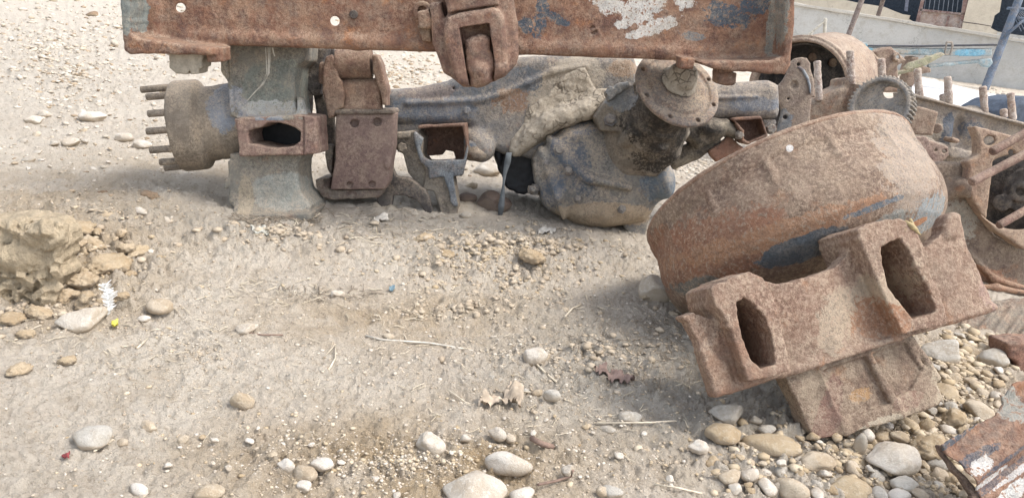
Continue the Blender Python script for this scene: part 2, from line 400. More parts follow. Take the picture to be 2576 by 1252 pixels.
# ---------------------------------------------------------------- ground
def topix(P):
    d = np.asarray(P)-CAM; z = d @ CF; z = np.where(z < .05, .05, z)
    return 1288+FPX*(d @ CR)/z, 626-FPX*(d @ CU)/z
def worley(x, y, seed=0):
    ix, iy = np.floor(x).astype(np.int64), np.floor(y).astype(np.int64); best = np.full(x.shape, 9.); rv = np.zeros(x.shape)
    for dx in (-1, 0, 1):
        for dy in (-1, 0, 1):
            cx, cy = ix+dx, iy+dy
            h = (cx*73856093) ^ (cy*19349663) ^ (seed*83492791); h = (h*2654435761) & 0xffffffff
            jx = (h & 1023)/1023.; jy = ((h >> 10) & 1023)/1023.; r = ((h >> 20) & 1023)/1023.
            d = np.hypot(cx+.1+.8*jx-x, cy+.1+.8*jy-y); m = d < best; best = np.where(m, d, best); rv = np.where(m, r, rv)
    return best, rv
def zone(X, Y, cx, cy, rx, ry, soft=.4):
    q = np.sqrt(((X-cx)/rx)**2+((Y-cy)/ry)**2); return np.clip((1+soft-q)/(2*soft), 0, 1)
def terrain(x, y):
    x = np.atleast_1d(np.asarray(x, float)); y = np.atleast_1d(np.asarray(y, float))
    X, Y = topix(np.stack([x, y, 0*x], 1)); front = y > .2
    X = np.where(front, X, -9999)
    p = np.stack([x, y, 0*x+.37], 1).astype(np.float32); r = np.hypot(x, y)
    z = .012*perlin(p*1.1)*np.clip(r/2, .3, 2)+.0065*perlin(p*4.3+3)
    clod = np.clip(zone(X, Y, 200, 640, 330, 150)+zone(X, Y, 1270, 665, 300, 60)*.7+zone(X, Y, 1180, 790, 260, 40)*.45+zone(X, Y, 700, 610, 260, 50)*.5
                   + zone(X, Y, 1500, 920, 330, 90)*.45+zone(X, Y, 1000, 1170, 480, 90)*.5+zone(X, Y, 2200, 1150, 500, 260)*.6+zone(X, Y, 200, 160, 300, 130)*.35+zone(X, Y, 400, 900, 250, 60)*.3, 0, 1)
    pat = np.clip(.5+1.4*perlin(p*3.1+9), 0, 1)
    rough = .55+.6*np.clip(clod+pat*.35, 0, 1)
    q = p+.02*np.stack([perlin(p*14), perlin(p*14+5), 0*x], 1)
    b1, b2, b3 = (np.abs(perlin(q*s_+o_)) for s_, o_ in ((21, 1), (48, 4), (112, 8)))
    z = z+rough*(.0055*fbm(p*17, 4, .6)+.0032*fbm(p*60, 3, .75))+.0012*perlin(p*260)+(.62+1.0*clod)*(.020*np.minimum(b1, .35)+.016*np.minimum(b2, .4)+.010*np.minimum(b3, .4))
    for sc1, a, sd in ((26, .011, 1), (55, .0055, 2), (120, .0026, 3)):
        f1, rv = worley(q[:, 0]*sc1+sd*3.3, q[:, 1]*sc1, sd)
        lump = np.clip(1-f1/(.28+.32*rv), 0, 1)**.7*(rv > .35)
        z = z+lump*a*np.clip(clod*1.25+(0, .12, .45, .7)[sd]*(.3+.9*pat), 0, 1.1)
    # scraped hollow in the middle, rise of the gravel heap on the right, earth bank on the left edge
    z = z-.012*zone(X, Y, 1330, 708, 150, 42, .5)+.02*zone(X, Y, 1290, 650, 190, 28, .9)
    z = z+.0*zone(X, Y, 2300, 1010, 330, 150, .8)+.02*zone(X, Y, 150, 610, 200, 60, .8)
    z = z+.02*np.clip(r-4, 0, 4)*perlin(p*.6+2)
    return z
def build_ground():
    az = np.radians(np.unique(np.concatenate([np.arange(-180, -48, 4.), np.arange(-48, 48, .095), np.arange(48, 180, 4.)])))
    dep = np.radians(np.concatenate([np.arange(52, 1.2, -.08), [1, .8, .6, .45, .3, .2, .1]]))
    r = np.concatenate([[0.02, .2, .35], CAMH/np.tan(dep)])
    A, Rr = np.meshgrid(az, r); x = (Rr*np.sin(A)).ravel(); y = (Rr*np.cos(A)).ravel()
    z = np.zeros(len(x))
    for i in range(0, len(x), 60000): z[i:i+60000] = terrain(x[i:i+60000], y[i:i+60000])
    far = np.clip((np.hypot(x, y)-12)/8, 0, 1); z = z*(1-far)
    n, m = A.shape; I = np.arange(n-1)[:, None]*m; J = np.arange(m); J2 = (J+1) % m
    F = np.stack([I+J, I+m+J, I+m+J2, I+J2], 2).reshape(-1, 4)[:, ::-1]
    mat, t, b = _nodes('dusty_earth'); nb = NB(t)
    n1 = nb.noise(2.6, 9, .7); n2 = nb.noise(9, 8, .7); n3 = nb.noise(60, 7, .75); n4 = nb.noise(330, 5, .8)
    at = t.nodes.new('ShaderNodeAttribute'); at.attribute_name = 'soil'
    sep = t.nodes.new('ShaderNodeSeparateColor'); t.links.new(at.outputs['Color'], sep.inputs[0])
    c = nb.mix(nb.step(n1, .35, .65), (.58, .50, .405), (.66, .585, .48))
    c = nb.mix(nb.m('MULTIPLY', nb.step(n2, .44, .66), .5), c, (.45, .37, .275))
    c = nb.mix(nb.m('MULTIPLY', sep.outputs[0], nb.step(n2, .25, .6)), c, (.43, .32, .195))      # ochre earth
    c = nb.mix(nb.m('MULTIPLY', sep.outputs[1], nb.step(n3, .3, .6)), c, (.58, .52, .435))        # pale gravel dust
    c = nb.mix(nb.m('MULTIPLY', sep.outputs[2], nb.step(n2, .25, .6)), c, (.40, .36, .30))     # greyer zones
    c = nb.mix(nb.m('MULTIPLY', nb.step(n3, .50, .66), .6), c, (.42, .34, .25))
    c = nb.mix(nb.m('MULTIPLY', nb.step(n4, .56, .68), .55), c, (.68, .61, .51))
    c = nb.mix(nb.m('MULTIPLY', nb.step(nb.noise(190, 5, .7, off=9.), .55, .68), .7), c, (.30, .24, .17))
    t.links.new(c, b.inputs['Base Color']); b.inputs['Roughness'].default_value = .95
    pb = nb.voro(210); pb = nb.step(pb, .5, .1)
    h = nb.m('ADD', nb.m('MULTIPLY', n3, 1.), nb.m('ADD', nb.m('MULTIPLY', n4, .45), nb.m('MULTIPLY', pb, .12)))
    t.links.new(nb.bump(h, .95, .014), b.inputs['Normal'])
    o = mk('ground', np.stack([x, y, z], 1), F.astype(np.int32), mat); tag(o, kind='structure')
    X, Y = topix(np.stack([x, y, 0*x], 1)); X = np.where(y > .2, X, -9999)
    och = np.clip(zone(X, Y, 1050, 1190, 480, 130, .6)+.7*zone(X, Y, 1060, 810, 380, 60, .7)+.6*zone(X, Y, 2350, 1060, 300, 220, .5)+.8*zone(X, Y, 120, 650, 260, 160, .6)+.4*zone(X, Y, 400, 430, 300, 60, .8), 0, 1)
    pale = np.clip(zone(X, Y, 130, 150, 400, 220, .7)+.35*zone(X, Y, 1500, 820, 240, 60, .8)+.8*zone(X, Y, 1000, 20, 900, 130, .5), 0, 1)
    gry = np.clip(zone(X, Y, 1560, 960, 260, 160, .8)*.8+zone(X, Y, 900, 560, 600, 45, .8)*.7+zone(X, Y, 1950, 1050, 200, 120, .7), 0, 1)
    ca = o.data.color_attributes.new('soil', 'FLOAT_COLOR', 'POINT')
    ca.data.foreach_set('color', np.stack([och, pale, gry, 0*och+1], 1).astype(np.float32).ravel())
    return o
build_ground()

# ---------------------------------------------------------------- stones
def stone_mesh(name, seed, kind, sub=3):
    bm = bmesh.new(); bmesh.ops.create_icosphere(bm, subdivisions=sub, radius=1)
    r = np.random.default_rng(seed); V = np.array([v.co[:] for v in bm.verts]); D = V/np.linalg.norm(V, axis=1)[:, None]
    R = np.ones(len(D))
    nf = {'round': 11, 'angular': 14, 'slab': 9, 'clod': 8}[kind]; lo, hi = {'round': (.66, .98), 'angular': (.55, .95), 'slab': (.62, .95), 'clod': (.65, 1.)}[kind]
    for k in range(nf):
        n = r.normal(size=3); n /= np.linalg.norm(n); h = r.uniform(lo, hi); c = D@n
        R = np.where(c > 1e-3, np.minimum(R, h/np.maximum(c, 1e-3)), R)
    am = {'round': .12, 'angular': .10, 'slab': .06, 'clod': .22}[kind]
    R = R*(1+am*fbm(D*1.7+seed, 3)+am*.3*fbm(D*6+seed, 4, .6))
    if kind == 'clod': R = R*(.92+.16*np.minimum(np.abs(perlin(D*3+seed))*4, 1)+.10*np.minimum(np.abs(perlin(D*7+seed))*4, 1)+.05*fbm(D*14+seed, 3))
    P = D*R[:, None]
    if kind != 'angular':
        N = P.copy()
    for v, p in zip(bm.verts, P): v.co = p
    if kind in ('round',): bmesh.ops.smooth_vert(bm, verts=bm.verts, factor=.5, use_axis_x=True, use_axis_y=True, use_axis_z=True)
    me = bpy.data.meshes.new(name); bm.to_mesh(me); bm.free()
    me.polygons.foreach_set('use_smooth', np.ones(len(me.polygons), bool)); me.materials.append(None); return me
def stone_mat(name, c1, c2, spk=(.7, .66, .58), dustc=(.43, .345, .25)):
    m, t, b = _nodes(name); n = NB(t); oi = t.nodes.new('ShaderNodeObjectInfo'); rnd_ = oi.outputs['Random']
    n1 = n.noise(22, 7, .65); n2 = n.noise(130, 6, .75); n3 = n.noise(500, 4, .8)
    c = n.mix(rnd_, c1, c2); c = n.mix(n.m('MULTIPLY', n.step(n1, .42, .6), .6), c, (c1[0]*.78, c1[1]*.70, c1[2]*.60))
    c = n.mix(n.m('MULTIPLY', n.step(n2, .50, .62), .5), c, spk); c = n.mix(n.m('MULTIPLY', n.step(n3, .56, .7), .45), c, tuple(v*.45 for v in c1))
    nz = t.nodes.new('ShaderNodeSeparateXYZ'); t.links.new(n.N, nz.inputs[0])
    c = n.mix(n.m('MULTIPLY', n.step(n.m('ADD', nz.outputs[2], n.m('MULTIPLY', n1, .9)), 1.0, .2), .75), c, dustc)
    t.links.new(c, b.inputs['Base Color']); b.inputs['Roughness'].default_value = .9
    t.links.new(n.bump(n.m('ADD', n2, n.m('MULTIPLY', n3, .5)), .9, .004), b.inputs['Normal']); return m
SM = dict(pale=stone_mat('pale_limestone', (.54, .48, .40), (.65, .595, .52)), tan=stone_mat('tan_stone', (.44, .36, .26), (.54, .455, .35), (.6, .52, .4)),
          ochre=stone_mat('ochre_stone', (.40, .31, .20), (.49, .39, .265), (.54, .46, .35)), grey=stone_mat('grey_stone', (.42, .385, .33), (.50, .465, .405), (.58, .545, .49)),
          brown=stone_mat('brown_stone', (.24, .165, .105), (.31, .23, .155), (.36, .28, .2)), clod=stone_mat('earth_clod', (.42, .325, .21), (.50, .40, .28), (.52, .43, .31)),
          dark=stone_mat('dark_brown_stone', (.115, .085, .07), (.14, .105, .085), (.19, .15, .125), (.24, .19, .15)))
SH = {}
for i in range(6):
    SH['round', i] = stone_mesh('round_stone', 10+i, 'round'); SH['angular', i] = stone_mesh('angular_stone', 30+i, 'angular')
for i in range(3):
    SH['slab', i] = stone_mesh('slab_stone', 50+i, 'slab'); SH['clod', i] = stone_mesh('clod_stone', 60+i, 'clod', 4)
for i in range(3): SH['hero', i] = stone_mesh('smooth_stone', 80+i, 'round', 4); SH['rock', i] = stone_mesh('rough_stone', 90+i, 'angular', 4)
def put_stone(x, y, wd, ht, shape, col, label=None, group=None, name='stone', cat='stone', rot=None, sink=.12, lift=0, tilt=None, zb=None, depth=.8):
    if not isinstance(shape, bpy.types.Mesh) and shape[0] == 'slab': depth = .55
    """stone seen centred at photo (x,y), wd by ht photo px"""
    yb = y+ht*.38
    g = GP(x, yb, zb if zb is not None else 0.); z0 = float(terrain(g[0], g[1])[0]) if zb is None else zb
    d = DG(x, yb, z0); g = GP(x, yb, z0); s_ = d/FPX
    ry_ = wd/2*s_*depth; rz = max(.25*wd, (ht/2-.30*wd/2*depth)/.92)*s_*1.0 if ht > .35*wd else ht*.5*s_
    rz = min(rz, ht*.54*s_)
    o = bpy.data.objects.new(name, SH[shape] if not isinstance(shape, bpy.types.Mesh) else shape); COL.objects.link(o)
    o.location = (g[0]+0, g[1]+ry_*.35, z0+rz*(1-2*sink)+lift)
    o.scale = (wd/2*s_*1.05, ry_, rz*1.08)
    o.rotation_euler = (0 if tilt is None else 0, -ROLL*.9+(math.radians(tilt) if tilt else 0), 0 if rot is None else rot)
    o.material_slots[0].link = 'OBJECT'; o.material_slots[0].material = SM[col]
    return tag(o, label, cat, group)
HERO = [
 (1190, 1228, 168, 96, ('hero', 0), 'pale', 'big smooth white stone cut by the bottom edge'),
 (1080, 1108, 76, 78, ('hero', 1), 'pale', 'rounded cream stone upright on the ochre earth above the big white one'),
 (1280, 1157, 122, 72, ('slab', 0), 'pale', 'flat pitted off-white slab with a broken rim lying on the ochre earth'),
 (1312, 1240, 72, 60, ('round', 2), 'pale', 'white stone touching the right side of the biggest white stone'),
 (228, 1098, 104, 56, ('hero', 2), 'grey', 'smooth light grey oval cobble alone in the lower left'),
 (345, 1232, 68, 30, ('slab', 1), 'pale', 'low white stone near the bottom edge left of centre'),
 (606, 1000, 64, 62, ('round', 3), 'tan', 'tan half buried stone with a dark underside on bare dust'),
 (618, 822, 60, 38, ('rock', 0), 'pale', 'white angular stone in the middle of the bare dust'),
 (398, 768, 76, 40, ('round', 4), 'tan', 'smooth tan stone beside a smaller white one right of the feather'),
 (360, 799, 38, 20, ('round', 1), 'pale', 'small white pebble under the smooth tan stone right of the feather'),
 (372, 1066, 44, 48, ('rock', 1), 'tan', 'pointed tan stone standing up behind the grey cobble'),
 (306, 1110, 36, 30, ('angular', 2), 'tan', 'small square tan stone touching the grey cobble'),
 (460, 1102, 32, 34, ('angular', 3), 'tan', 'split tan stone right of the grey cobble'),
 (718, 1166, 48, 50, ('rock', 2), 'pale', 'leftmost pale stone of the cluster on the ochre earth'),
 (765, 1186, 74, 44, ('round', 5), 'tan', 'tan stone at the centre of the cluster on the ochre earth'),
 (808, 1168, 62, 32, ('round', 0), 'pale', 'oval pale stone at the upper right of the cluster on ochre earth'),
 (764, 1218, 42, 36, ('angular', 4), 'pale', 'lowest white stone of the cluster on ochre earth'),
 (522, 1238, 76, 34, ('round', 3), 'tan', 'flat tan stone at the bottom edge below the half buried one'),
 (1345, 884, 62, 76, ('rock', 1), 'pale', 'upright whitish rock with ochre stains in the middle of the litter'),
 (1242, 951, 42, 24, ('slab', 2), 'grey', 'flat light grey flake left below the upright whitish rock'),
 (1388, 990, 48, 38, ('slab', 1), 'grey', 'flat grey-white stone among three pebbles below the upright rock'),
 (1350, 983, 32, 24, ('round', 1), 'tan', 'tan pebble touching the flat grey-white stone'),
 (1322, 980, 26, 18, ('angular', 1), 'grey', 'blue grey pebble left of the tan pebble below the upright rock'),
 (1650, 716, 92, 100, ('hero', 1), 'pale', 'round white boulder against the left side of the rusty drum'),
 (1622, 742, 26, 26, ('angular', 5), 'tan', 'small tan stone tucked left of the round white boulder'),
 (1754, 1119, 54, 52, ('rock', 2), 'pale', 'angular white stone left of the gravel below the brown cobble'),
 (1820, 1084, 92, 64, ('hero', 2), 'ochre', 'smooth brown egg shaped cobble at the edge of the gravel'),
 (1832, 1030, 96, 74, ('rock', 0), 'grey', 'grey angular rock under the corner of the rusty hub'),
 (1900, 1052, 36, 34, ('angular', 0), 'grey', 'small grey stone in the shade right of the grey angular rock'),
 (1930, 1075, 48, 34, ('angular', 3), 'grey', 'shaded grey stone above the long tan slab'),
 (1578, 1047, 76, 44, ('slab', 2), 'grey', 'thin pale grey stone flake right of the crumpled leaf'),
 (1530, 1078, 46, 26, ('slab', 0), 'grey', 'small pale flake touching the thin grey stone flake'),
 (1940, 1120, 160, 44, ('slab', 1), 'ochre', 'long tan slab leading the gravel below the hub'),
 (1515, 1232, 34, 34, ('round', 4), 'tan', 'small tan oval stone near the bottom beside the grey-white cobble'),
 (1540, 1232, 62, 44, ('round', 2), 'grey', 'grey-white cobble with a tan patch at the bottom edge'),
 (1250, 1086, 52, 46, ('rock', 2), 'pale', 'rough white block between the upright cream stone and the brown stick'),
 (1168, 1098, 34, 34, ('angular', 1), 'pale', 'small white block right of the rounded cream stone'),
 (1282, 1100, 36, 30, ('round', 0), 'tan', 'tan pebble between the rough white block and the brown stick'),
 (1428, 1178, 36, 46, ('rock', 0), 'pale', 'narrow white stone right of the flat pitted slab'),
 (2252, 1146, 142, 84, ('hero', 0), 'pale', 'largest cream boulder of the gravel, below the hub'),
 (2062, 1158, 96, 58, ('hero', 1), 'tan', 'wide cream stone left of the largest gravel boulder'),
 (2274, 1208, 70, 58, ('rock', 1), 'grey', 'grey faceted stone below the largest gravel boulder'),
 (2128, 1222, 124, 84, ('rock', 2), 'ochre', 'yellow angular block at the bottom of the gravel'),
 (1996, 1222, 96, 62, ('round', 5), 'tan', 'long smooth yellowish stone left of the yellow block'),
 (2392, 1046, 68, 74, ('clod', 0), 'ochre', 'crumbly ochre lump standing in the gravel by the torn sheet'),
 (2330, 1062, 40, 50, ('round', 1), 'ochre', 'upright ochre stone left of the crumbly lump'),
 (2372, 880, 130, 66, ('rock', 0), 'grey', 'large grey boulder at the top of the gravel under the hub corner'),
 (2505, 893, 80, 58, ('hero', 2), 'grey', 'pale lumpy boulder under the finned panel'),
 (1924, 1184, 34, 30, ('round', 3), 'pale', 'bright white pebble on the left margin of the gravel'),
 (2160, 1112, 34, 80, ('round', 0), 'grey', 'pebble wedged upright under the lower rim of the hub'),
 (2450, 1195, 96, 58, ('hero', 0), 'tan', 'broad tan stone touching the torn sheet'),
 (2350, 1120, 100, 62, ('clod', 1), 'ochre', 'earthy brown rock right of the largest gravel boulder'),
 (1241, 497, 86, 74, ('hero', 1), 'dark', 'dark brown round stone under the axle behind the hanging strip'),
 (1176, 494, 54, 34, ('round', 2), 'dark', 'low dark stone left of the round stone under the axle'),
 (1224, 419, 78, 52, ('hero', 0), 'pale', 'bright white boulder seen through the gap beneath the axle'),
 (1172, 538, 30, 24, ('round', 4), 'grey', 'small grey pebble right of the bracket foot under the axle'),
 (1185, 466, 36, 18, ('round', 1), 'tan', 'small tan stone behind the dark stones under the axle'),
 (417, 552, 38, 20, ('round', 3), 'pale', 'small white stone left of the hub foot'),
 (372, 490, 48, 26, ('clod', 0), 'brown', 'dark brown clod above the small white stone left of the hub'),
 (256, 487, 32, 18, ('clod', 1), 'brown', 'smaller brown clod farthest left on the flat dust'),
 (352, 531, 52, 20, ('slab', 0), 'pale', 'flat whitish stone near the brown clods'),
 (375, 630, 28, 26, ('angular', 1), 'pale', 'pale cube like stone at the right of the crumbled earth'),
 (228, 288+0, 64, 34, ('rock', 1), 'pale', 'pale faceted boulder in the gravel at upper left'),
 (82, 302, 48, 22, ('angular', 4), 'pale', 'white stone left of the pale faceted boulder'),
 (108, 303-18, 40, 20, ('round', 5), 'pale', 'pebble just behind the white stone at upper left'),
 (175, 356, 50, 26, ('angular', 3), 'pale', 'blocky white stone alone on the dust in the left distance'),
 (310, 345, 50, 22, ('slab', 1), 'pale', 'long white flake near the studs of the hub'),
 (352, 362, 62, 22, ('slab', 2), 'pale', 'second long white flake, closest to the studs'),
 (229, 33, 40, 26, ('angular', 2), 'brown', 'brown stone in the pale gravel at the top left'),
 (287, 106, 22, 26, ('angular', 0), 'pale', 'upright pale stone left of the beam corner'),
 (70, 402, 34, 14, ('round', 2), 'grey', 'small grey stone on the left in the distance'),
 (2340, 203, 42, 32, ('hero', 2), 'grey', 'round boulder at the foot of the grey retaining wall'),
 (2318, 212, 40, 16, ('round', 1), 'pale', 'flat white stone beside the boulder at the wall foot'),
 (975, 845, 34, 20, ('round', 0), 'tan', 'tan pebble beside the long plastic strip'),
 (845, 738, 40, 20, ('slab', 2), 'pale', 'flat whitish stone in the tuft of dark litter'),
]
for i, h in enumerate(HERO): put_stone(*h[:6], label=h[6], rot=rng.uniform(-.5, .5), sink=.27)
CLODS = [
 (300-35, 664, 100, 66, 2, 'tan earth lump at the right of the big clod'), (185, 583, 90, 34, 0, 'flaky dark earth slab leaning on the top of the big clod'),
 (228, 610, 60, 36, 1, 'broken earth flake between the big clod and the tan lump'), (160, 741, 52, 40, 0, 'small clod at the lower right of the big clod'),
 (207, 700, 60, 44, 1, 'crumbly clod in the gap between the big clod and the feather'), (20, 800, 60, 40, 2, 'clod at the left edge under the big clod'),
 (95, 785, 60, 34, 1, 'flat clod under the front of the big clod'), (60, 838, 44, 28, 0, 'smallest clod below the big clod'),
 (1062, 600, 50, 26, 0, 'crumbly clod in front of the axle bracket foot'), (1335, 640, 60, 40, 1, 'clod at the rim of the scraped hollow'),
 (1120, 640, 44, 24, 2, 'clod left of the scraped hollow'), (165, 905, 42, 26, 0, 'brown clod on the dust below the feather'), (45, 930, 50, 24, 1, 'low brown clod at the left edge below the feather')]
for x, y, a, b_, k, lab in CLODS: put_stone(x, y, a, b_, ('clod', k), 'clod', lab, name='earth_clod', cat='earth clod', rot=rng.uniform(0, 3), sink=.2)
bd = DG(60, 786); fbig = Frame(40, 700, bd, 16); g = Solid(fbig, 3.2)
g.ext([(-90, 570), (20, 556), (95, 572), (128, 600), (136, 640), (122, 680), (134, 712), (118, 745), (90, 770), (50, 790), (-90, 800)], 0, 150, r=22, jag=2.5)
g.ell((40, 640, 10), (90, 50, 50), k=24); g.ext([(60, 600), (110, 596), (118, 650), (80, 660)], -16, 40, r=14, k=10); g.cap([(58, 640, -10), (72, 690, -12), (60, 750, -8)], 6, op='-', k=6); g.cap([(118, 700, 0), (60, 712, -14)], 5, op='-', k=5)
g.cap([(-20, 660, 0), (30, 690, -8), (36, 740, -4), (20, 790, 0)], 5, op='-', k=5); g.cap([(36, 740, -6), (90, 752, 0)], 4, op='-', k=4); g.cap([(10, 610, 0), (70, 622, -12), (125, 615, 0)], 4, op='-', k=5); g.cap([(90, 560, 0), (100, 610, -8)], 5, op='-', k=5)
r7 = np.random.default_rng(70)
for i_ in range(120):
    x_, y_ = r7.uniform(-60, 130), r7.uniform(556, 785)
    if i_ > 85: x_, y_ = r7.uniform(100, 150), r7.uniform(560, 790)
    h_ = r7.uniform(7, 26, 3)*(1, .75, 1); a_ = r7.normal(size=(3, 3)); q_, _ = np.linalg.qr(a_); g.box((x_, y_, r7.uniform(-12, 12)), h_, M=q_, r=2, k=3)
for i_ in range(16):
    x_, y_ = r7.uniform(-20, 125), r7.uniform(570, 770); g.cap([(x_, y_, -16), (x_+r7.normal()*14, y_+r7.uniform(10, 40), -14)], 4, op='-', k=3)
M_EARTH = plain('cracked_earth', (.49, .395, .27), var=.2, scale=45, bump=1., dist=.014)
root_ = bpy.data.objects.new('anchor', None); root_.location = WP(40, 780, bd)
o = g.build('earth_clod', M_EARTH, root_, amp=.0035, sc_=40, oct=5, mud=.0012); o.parent = None; o.location = root_.location; bpy.data.objects.remove(root_)
tag(o, 'big cracked block of dried earth at the left edge', 'earth clod')
put_stone(203, 806, 128, 56, ('rock', 0), 'pale', 'long pale rock lying under the white feather', rot=.6, sink=.2)

# countable pebbles, then the grit nobody could count
TOTAL = [0]
def scatter(n, zones, smin, smax, cols, group, label, minsep=.9):
    pts = []; tries = 0
    while len(pts) < n and tries < n*60:
        tries += 1
        cx, cy, rx, ry = zones[rng.integers(len(zones))]
        th, rr = rng.uniform(0, 2*math.pi), math.sqrt(rng.uniform())
        x, y = cx+rx*rr*math.cos(th), cy+ry*rr*math.sin(th); sz = smin+(smax-smin)*rng.uniform()**2
        if any(abs(x-a)*.9 < minsep*(sz+c)/2 and abs(y-b) < minsep*(sz+c)*.33 for a, b, c in pts+HP): continue
        pts.append((x, y, sz))
    for x, y, sz in pts:
        k = ('round', int(rng.integers(6))) if rng.uniform() < .28 else ('angular', int(rng.integers(6)))
        put_stone(x, y, sz, sz*rng.uniform(.55, .85), k, cols[rng.integers(len(cols))], label, group, name='pebble', cat='pebble', rot=rng.uniform(0, 3.1), sink=.26)
    TOTAL[0] += len(pts); HP.extend(pts)
HP = [(h[0], h[1], h[2]) for h in HERO]
scatter(48, [(2120, 1195, 330, 55), (2330, 1130, 170, 90), (2380, 1000, 110, 60)], 44, 96, ['tan', 'ochre', 'pale', 'tan', 'grey'], 'large cobbles in the gravel heap', 'dusty palm sized cobble among the gravel below the hub', .72)
scatter(157, [(2120, 1170, 330, 85), (2300, 1110, 200, 110), (2400, 960, 130, 110), (2440, 900, 110, 60), (2380, 1220, 150, 50)], 24, 62, ['pale', 'tan', 'tan', 'ochre', 'ochre', 'clod', 'grey'], 'loose gravel below the hub', 'rounded stone in the loose gravel heap below the hub', .66)
scatter(55, [(1000, 1170, 400, 80), (1350, 1120, 200, 90), (600, 1150, 250, 80), (1600, 1160, 150, 80)], 11, 30, ['pale', 'pale', 'tan', 'ochre'], 'small stones on the ochre earth', 'small pale stone scattered on the earth near the bottom edge')
scatter(38, [(170, 230, 170, 160), (120, 130, 120, 110), (150, 380, 150, 60)], 12, 32, ['pale', 'pale', 'tan', 'grey'], 'pale stones in the upper left', 'small white stone in the stony ground at upper left')
for i_ in range(34):
    th_, r_ = rng.uniform(0, 6.28), math.sqrt(rng.uniform()); x_, y_ = 215+r_*math.cos(th_)*135, 655+r_*math.sin(th_)*130
    if x_ < 150 and 560 < y_ < 790: continue
    s_ = rng.uniform(16, 48); put_stone(x_, y_, s_, s_*.55, ('clod', i_ % 3), 'clod', 'crumbled lump of brown earth fallen beside the big clod', 'crumbled earth lumps', name='earth_clod', cat='earth clod', rot=rng.uniform(0, 3), sink=.3)
def grit(name, n, zones, smin, smax, mat, seed, label):
    r = np.random.default_rng(seed)
    base = [(1, 0, 0), (-1, 0, 0), (0, 1, 0), (0, -1, 0), (0, 0, 1), (0, 0, -1)]
    bm = bmesh.new(); bmesh.ops.create_icosphere(bm, subdivisions=1, radius=1); B = np.array([v.co[:] for v in bm.verts]); Fb = np.array([[v.index for v in f.verts] for f in bm.faces]); bm.free()
    z = np.array(zones)[r.integers(len(zones), size=n)]
    th, rr = r.uniform(0, 2*np.pi, n), np.abs(r.normal(size=n))*.75; x, y = z[:, 0]+z[:, 2]*rr*np.cos(th), z[:, 1]+z[:, 3]*rr*np.sin(th)
    ray = CF+((x-1288)/FPX)[:, None]*CR-((y-626)/FPX)[:, None]*CU; d = -CAMH/ray[:, 2]; ok = (d > 0) & (d < 14)
    P = CAM+d[:, None]*ray; P, d = P[ok], d[ok]; n = len(P); P[:, 2] = terrain(P[:, 0], P[:, 1])
    s_ = (smin+(smax-smin)*r.uniform(size=n)**3)*d/FPX/2
    a = r.uniform(0, 6.28, n); S = s_[:, None]*r.uniform(.55, 1.1, (n, 3))*[1, 1, .5]
    V = B[None]*(1+.18*r.normal(size=(n, len(B), 1))); V = V*S[:, None, :]
    ca, sa = np.cos(a)[:, None], np.sin(a)[:, None]
    V = np.stack([V[..., 0]*ca-V[..., 1]*sa, V[..., 0]*sa+V[..., 1]*ca, V[..., 2]], 2)+P[:, None, :]
    V[..., 2] += s_[:, None]*.05
    F = (Fb[None]+np.arange(n)[:, None, None]*len(B)).reshape(-1, 3)
    o = mk(name, V.reshape(-1, 3), F.astype(np.int32), mat, smooth=False); return tag(o, label, 'gravel', kind='stuff')
def grit_mat(name, c1, c2):
    m, t, b = _nodes(name); n = NB(t); g = t.nodes.new('ShaderNodeNewGeometry'); f = g.outputs['Random Per Island']
    c = n.mix(f, c1, c2); c = n.mix(n.m('MULTIPLY', n.step(n.noise(250, 5, .7), .5, .65), .4), c, tuple(v*.6 for v in c1)); t.links.new(c, b.inputs['Base Color']); b.inputs['Roughness'].default_value = .95; return m
GA, GB = grit_mat('pale_grit', (.40, .335, .255), (.58, .52, .435)), grit_mat('ochre_grit', (.36, .275, .17), (.54, .455, .335))
grit('gravel', 6500, [(1288, 900, 1400, 400), (1288, 900, 1400, 400), (1000, 1180, 600, 100), (1288, 400, 1500, 250)], 3, 15, GA, 5, 'fine pale grit strewn over the dusty yard')
grit('gravel', 4500, [(1000, 1180, 520, 110), (2200, 1120, 460, 160), (2350, 1000, 250, 180), (150, 720, 300, 130), (1250, 660, 300, 70)], 4, 20, GB, 6, 'fine ochre grit over the earth and among the gravel')
CL = grit_mat('soil_crumbs', (.36, .29, .21), (.48, .40, .30))
EVERY = [(1288, 760, 1000, 260), (1288, 1000, 1100, 220), (500, 900, 600, 300), (1300, 650, 500, 120), (300, 560, 320, 130), (1600, 950, 300, 200), (1000, 1180, 600, 90), (500, 350, 500, 150), (2200, 1150, 400, 120)]
grit('soil_crumbs', 15000, EVERY, 3, 11, CL, 12, 'fine crumbs of dry earth covering the whole yard')
grit('soil_crumbs', 2600, [(1180, 645, 150, 36), (1380, 640, 110, 34), (1260, 700, 260, 50), (1150, 790, 200, 26), (180, 620, 190, 70), (120, 800, 140, 40), (700, 600, 220, 30), (1500, 900, 220, 60), (1750, 780, 90, 40)], 5, 30, CL, 11, 'crumbs of dry trampled earth heaped under the axle and round the clods')
grit('soil_crumbs', 1800, [(200, 200, 300, 200), (500, 100, 500, 120), (1000, 190, 300, 100)], 3, 22, grit_mat('brown_crumbs', (.24, .18, .12), (.42, .33, .23)), 15, 'brown earth flakes over the stony ground at upper left')
grit('soil_crumbs', 2500, [(2120, 1170, 330, 85), (2300, 1110, 200, 110), (2400, 960, 130, 110), (2380, 1220, 150, 50)], 4, 22, CL, 17, 'dry earth crumbs between the stones of the gravel heap')
grit('gravel', 1500, [(2120, 1170, 330, 85), (2300, 1110, 200, 110), (2400, 960, 130, 110), (2440, 900, 110, 60), (2380, 1220, 150, 50)], 12, 42, GB, 14, 'ochre angular stones bedded between the cobbles of the gravel heap')
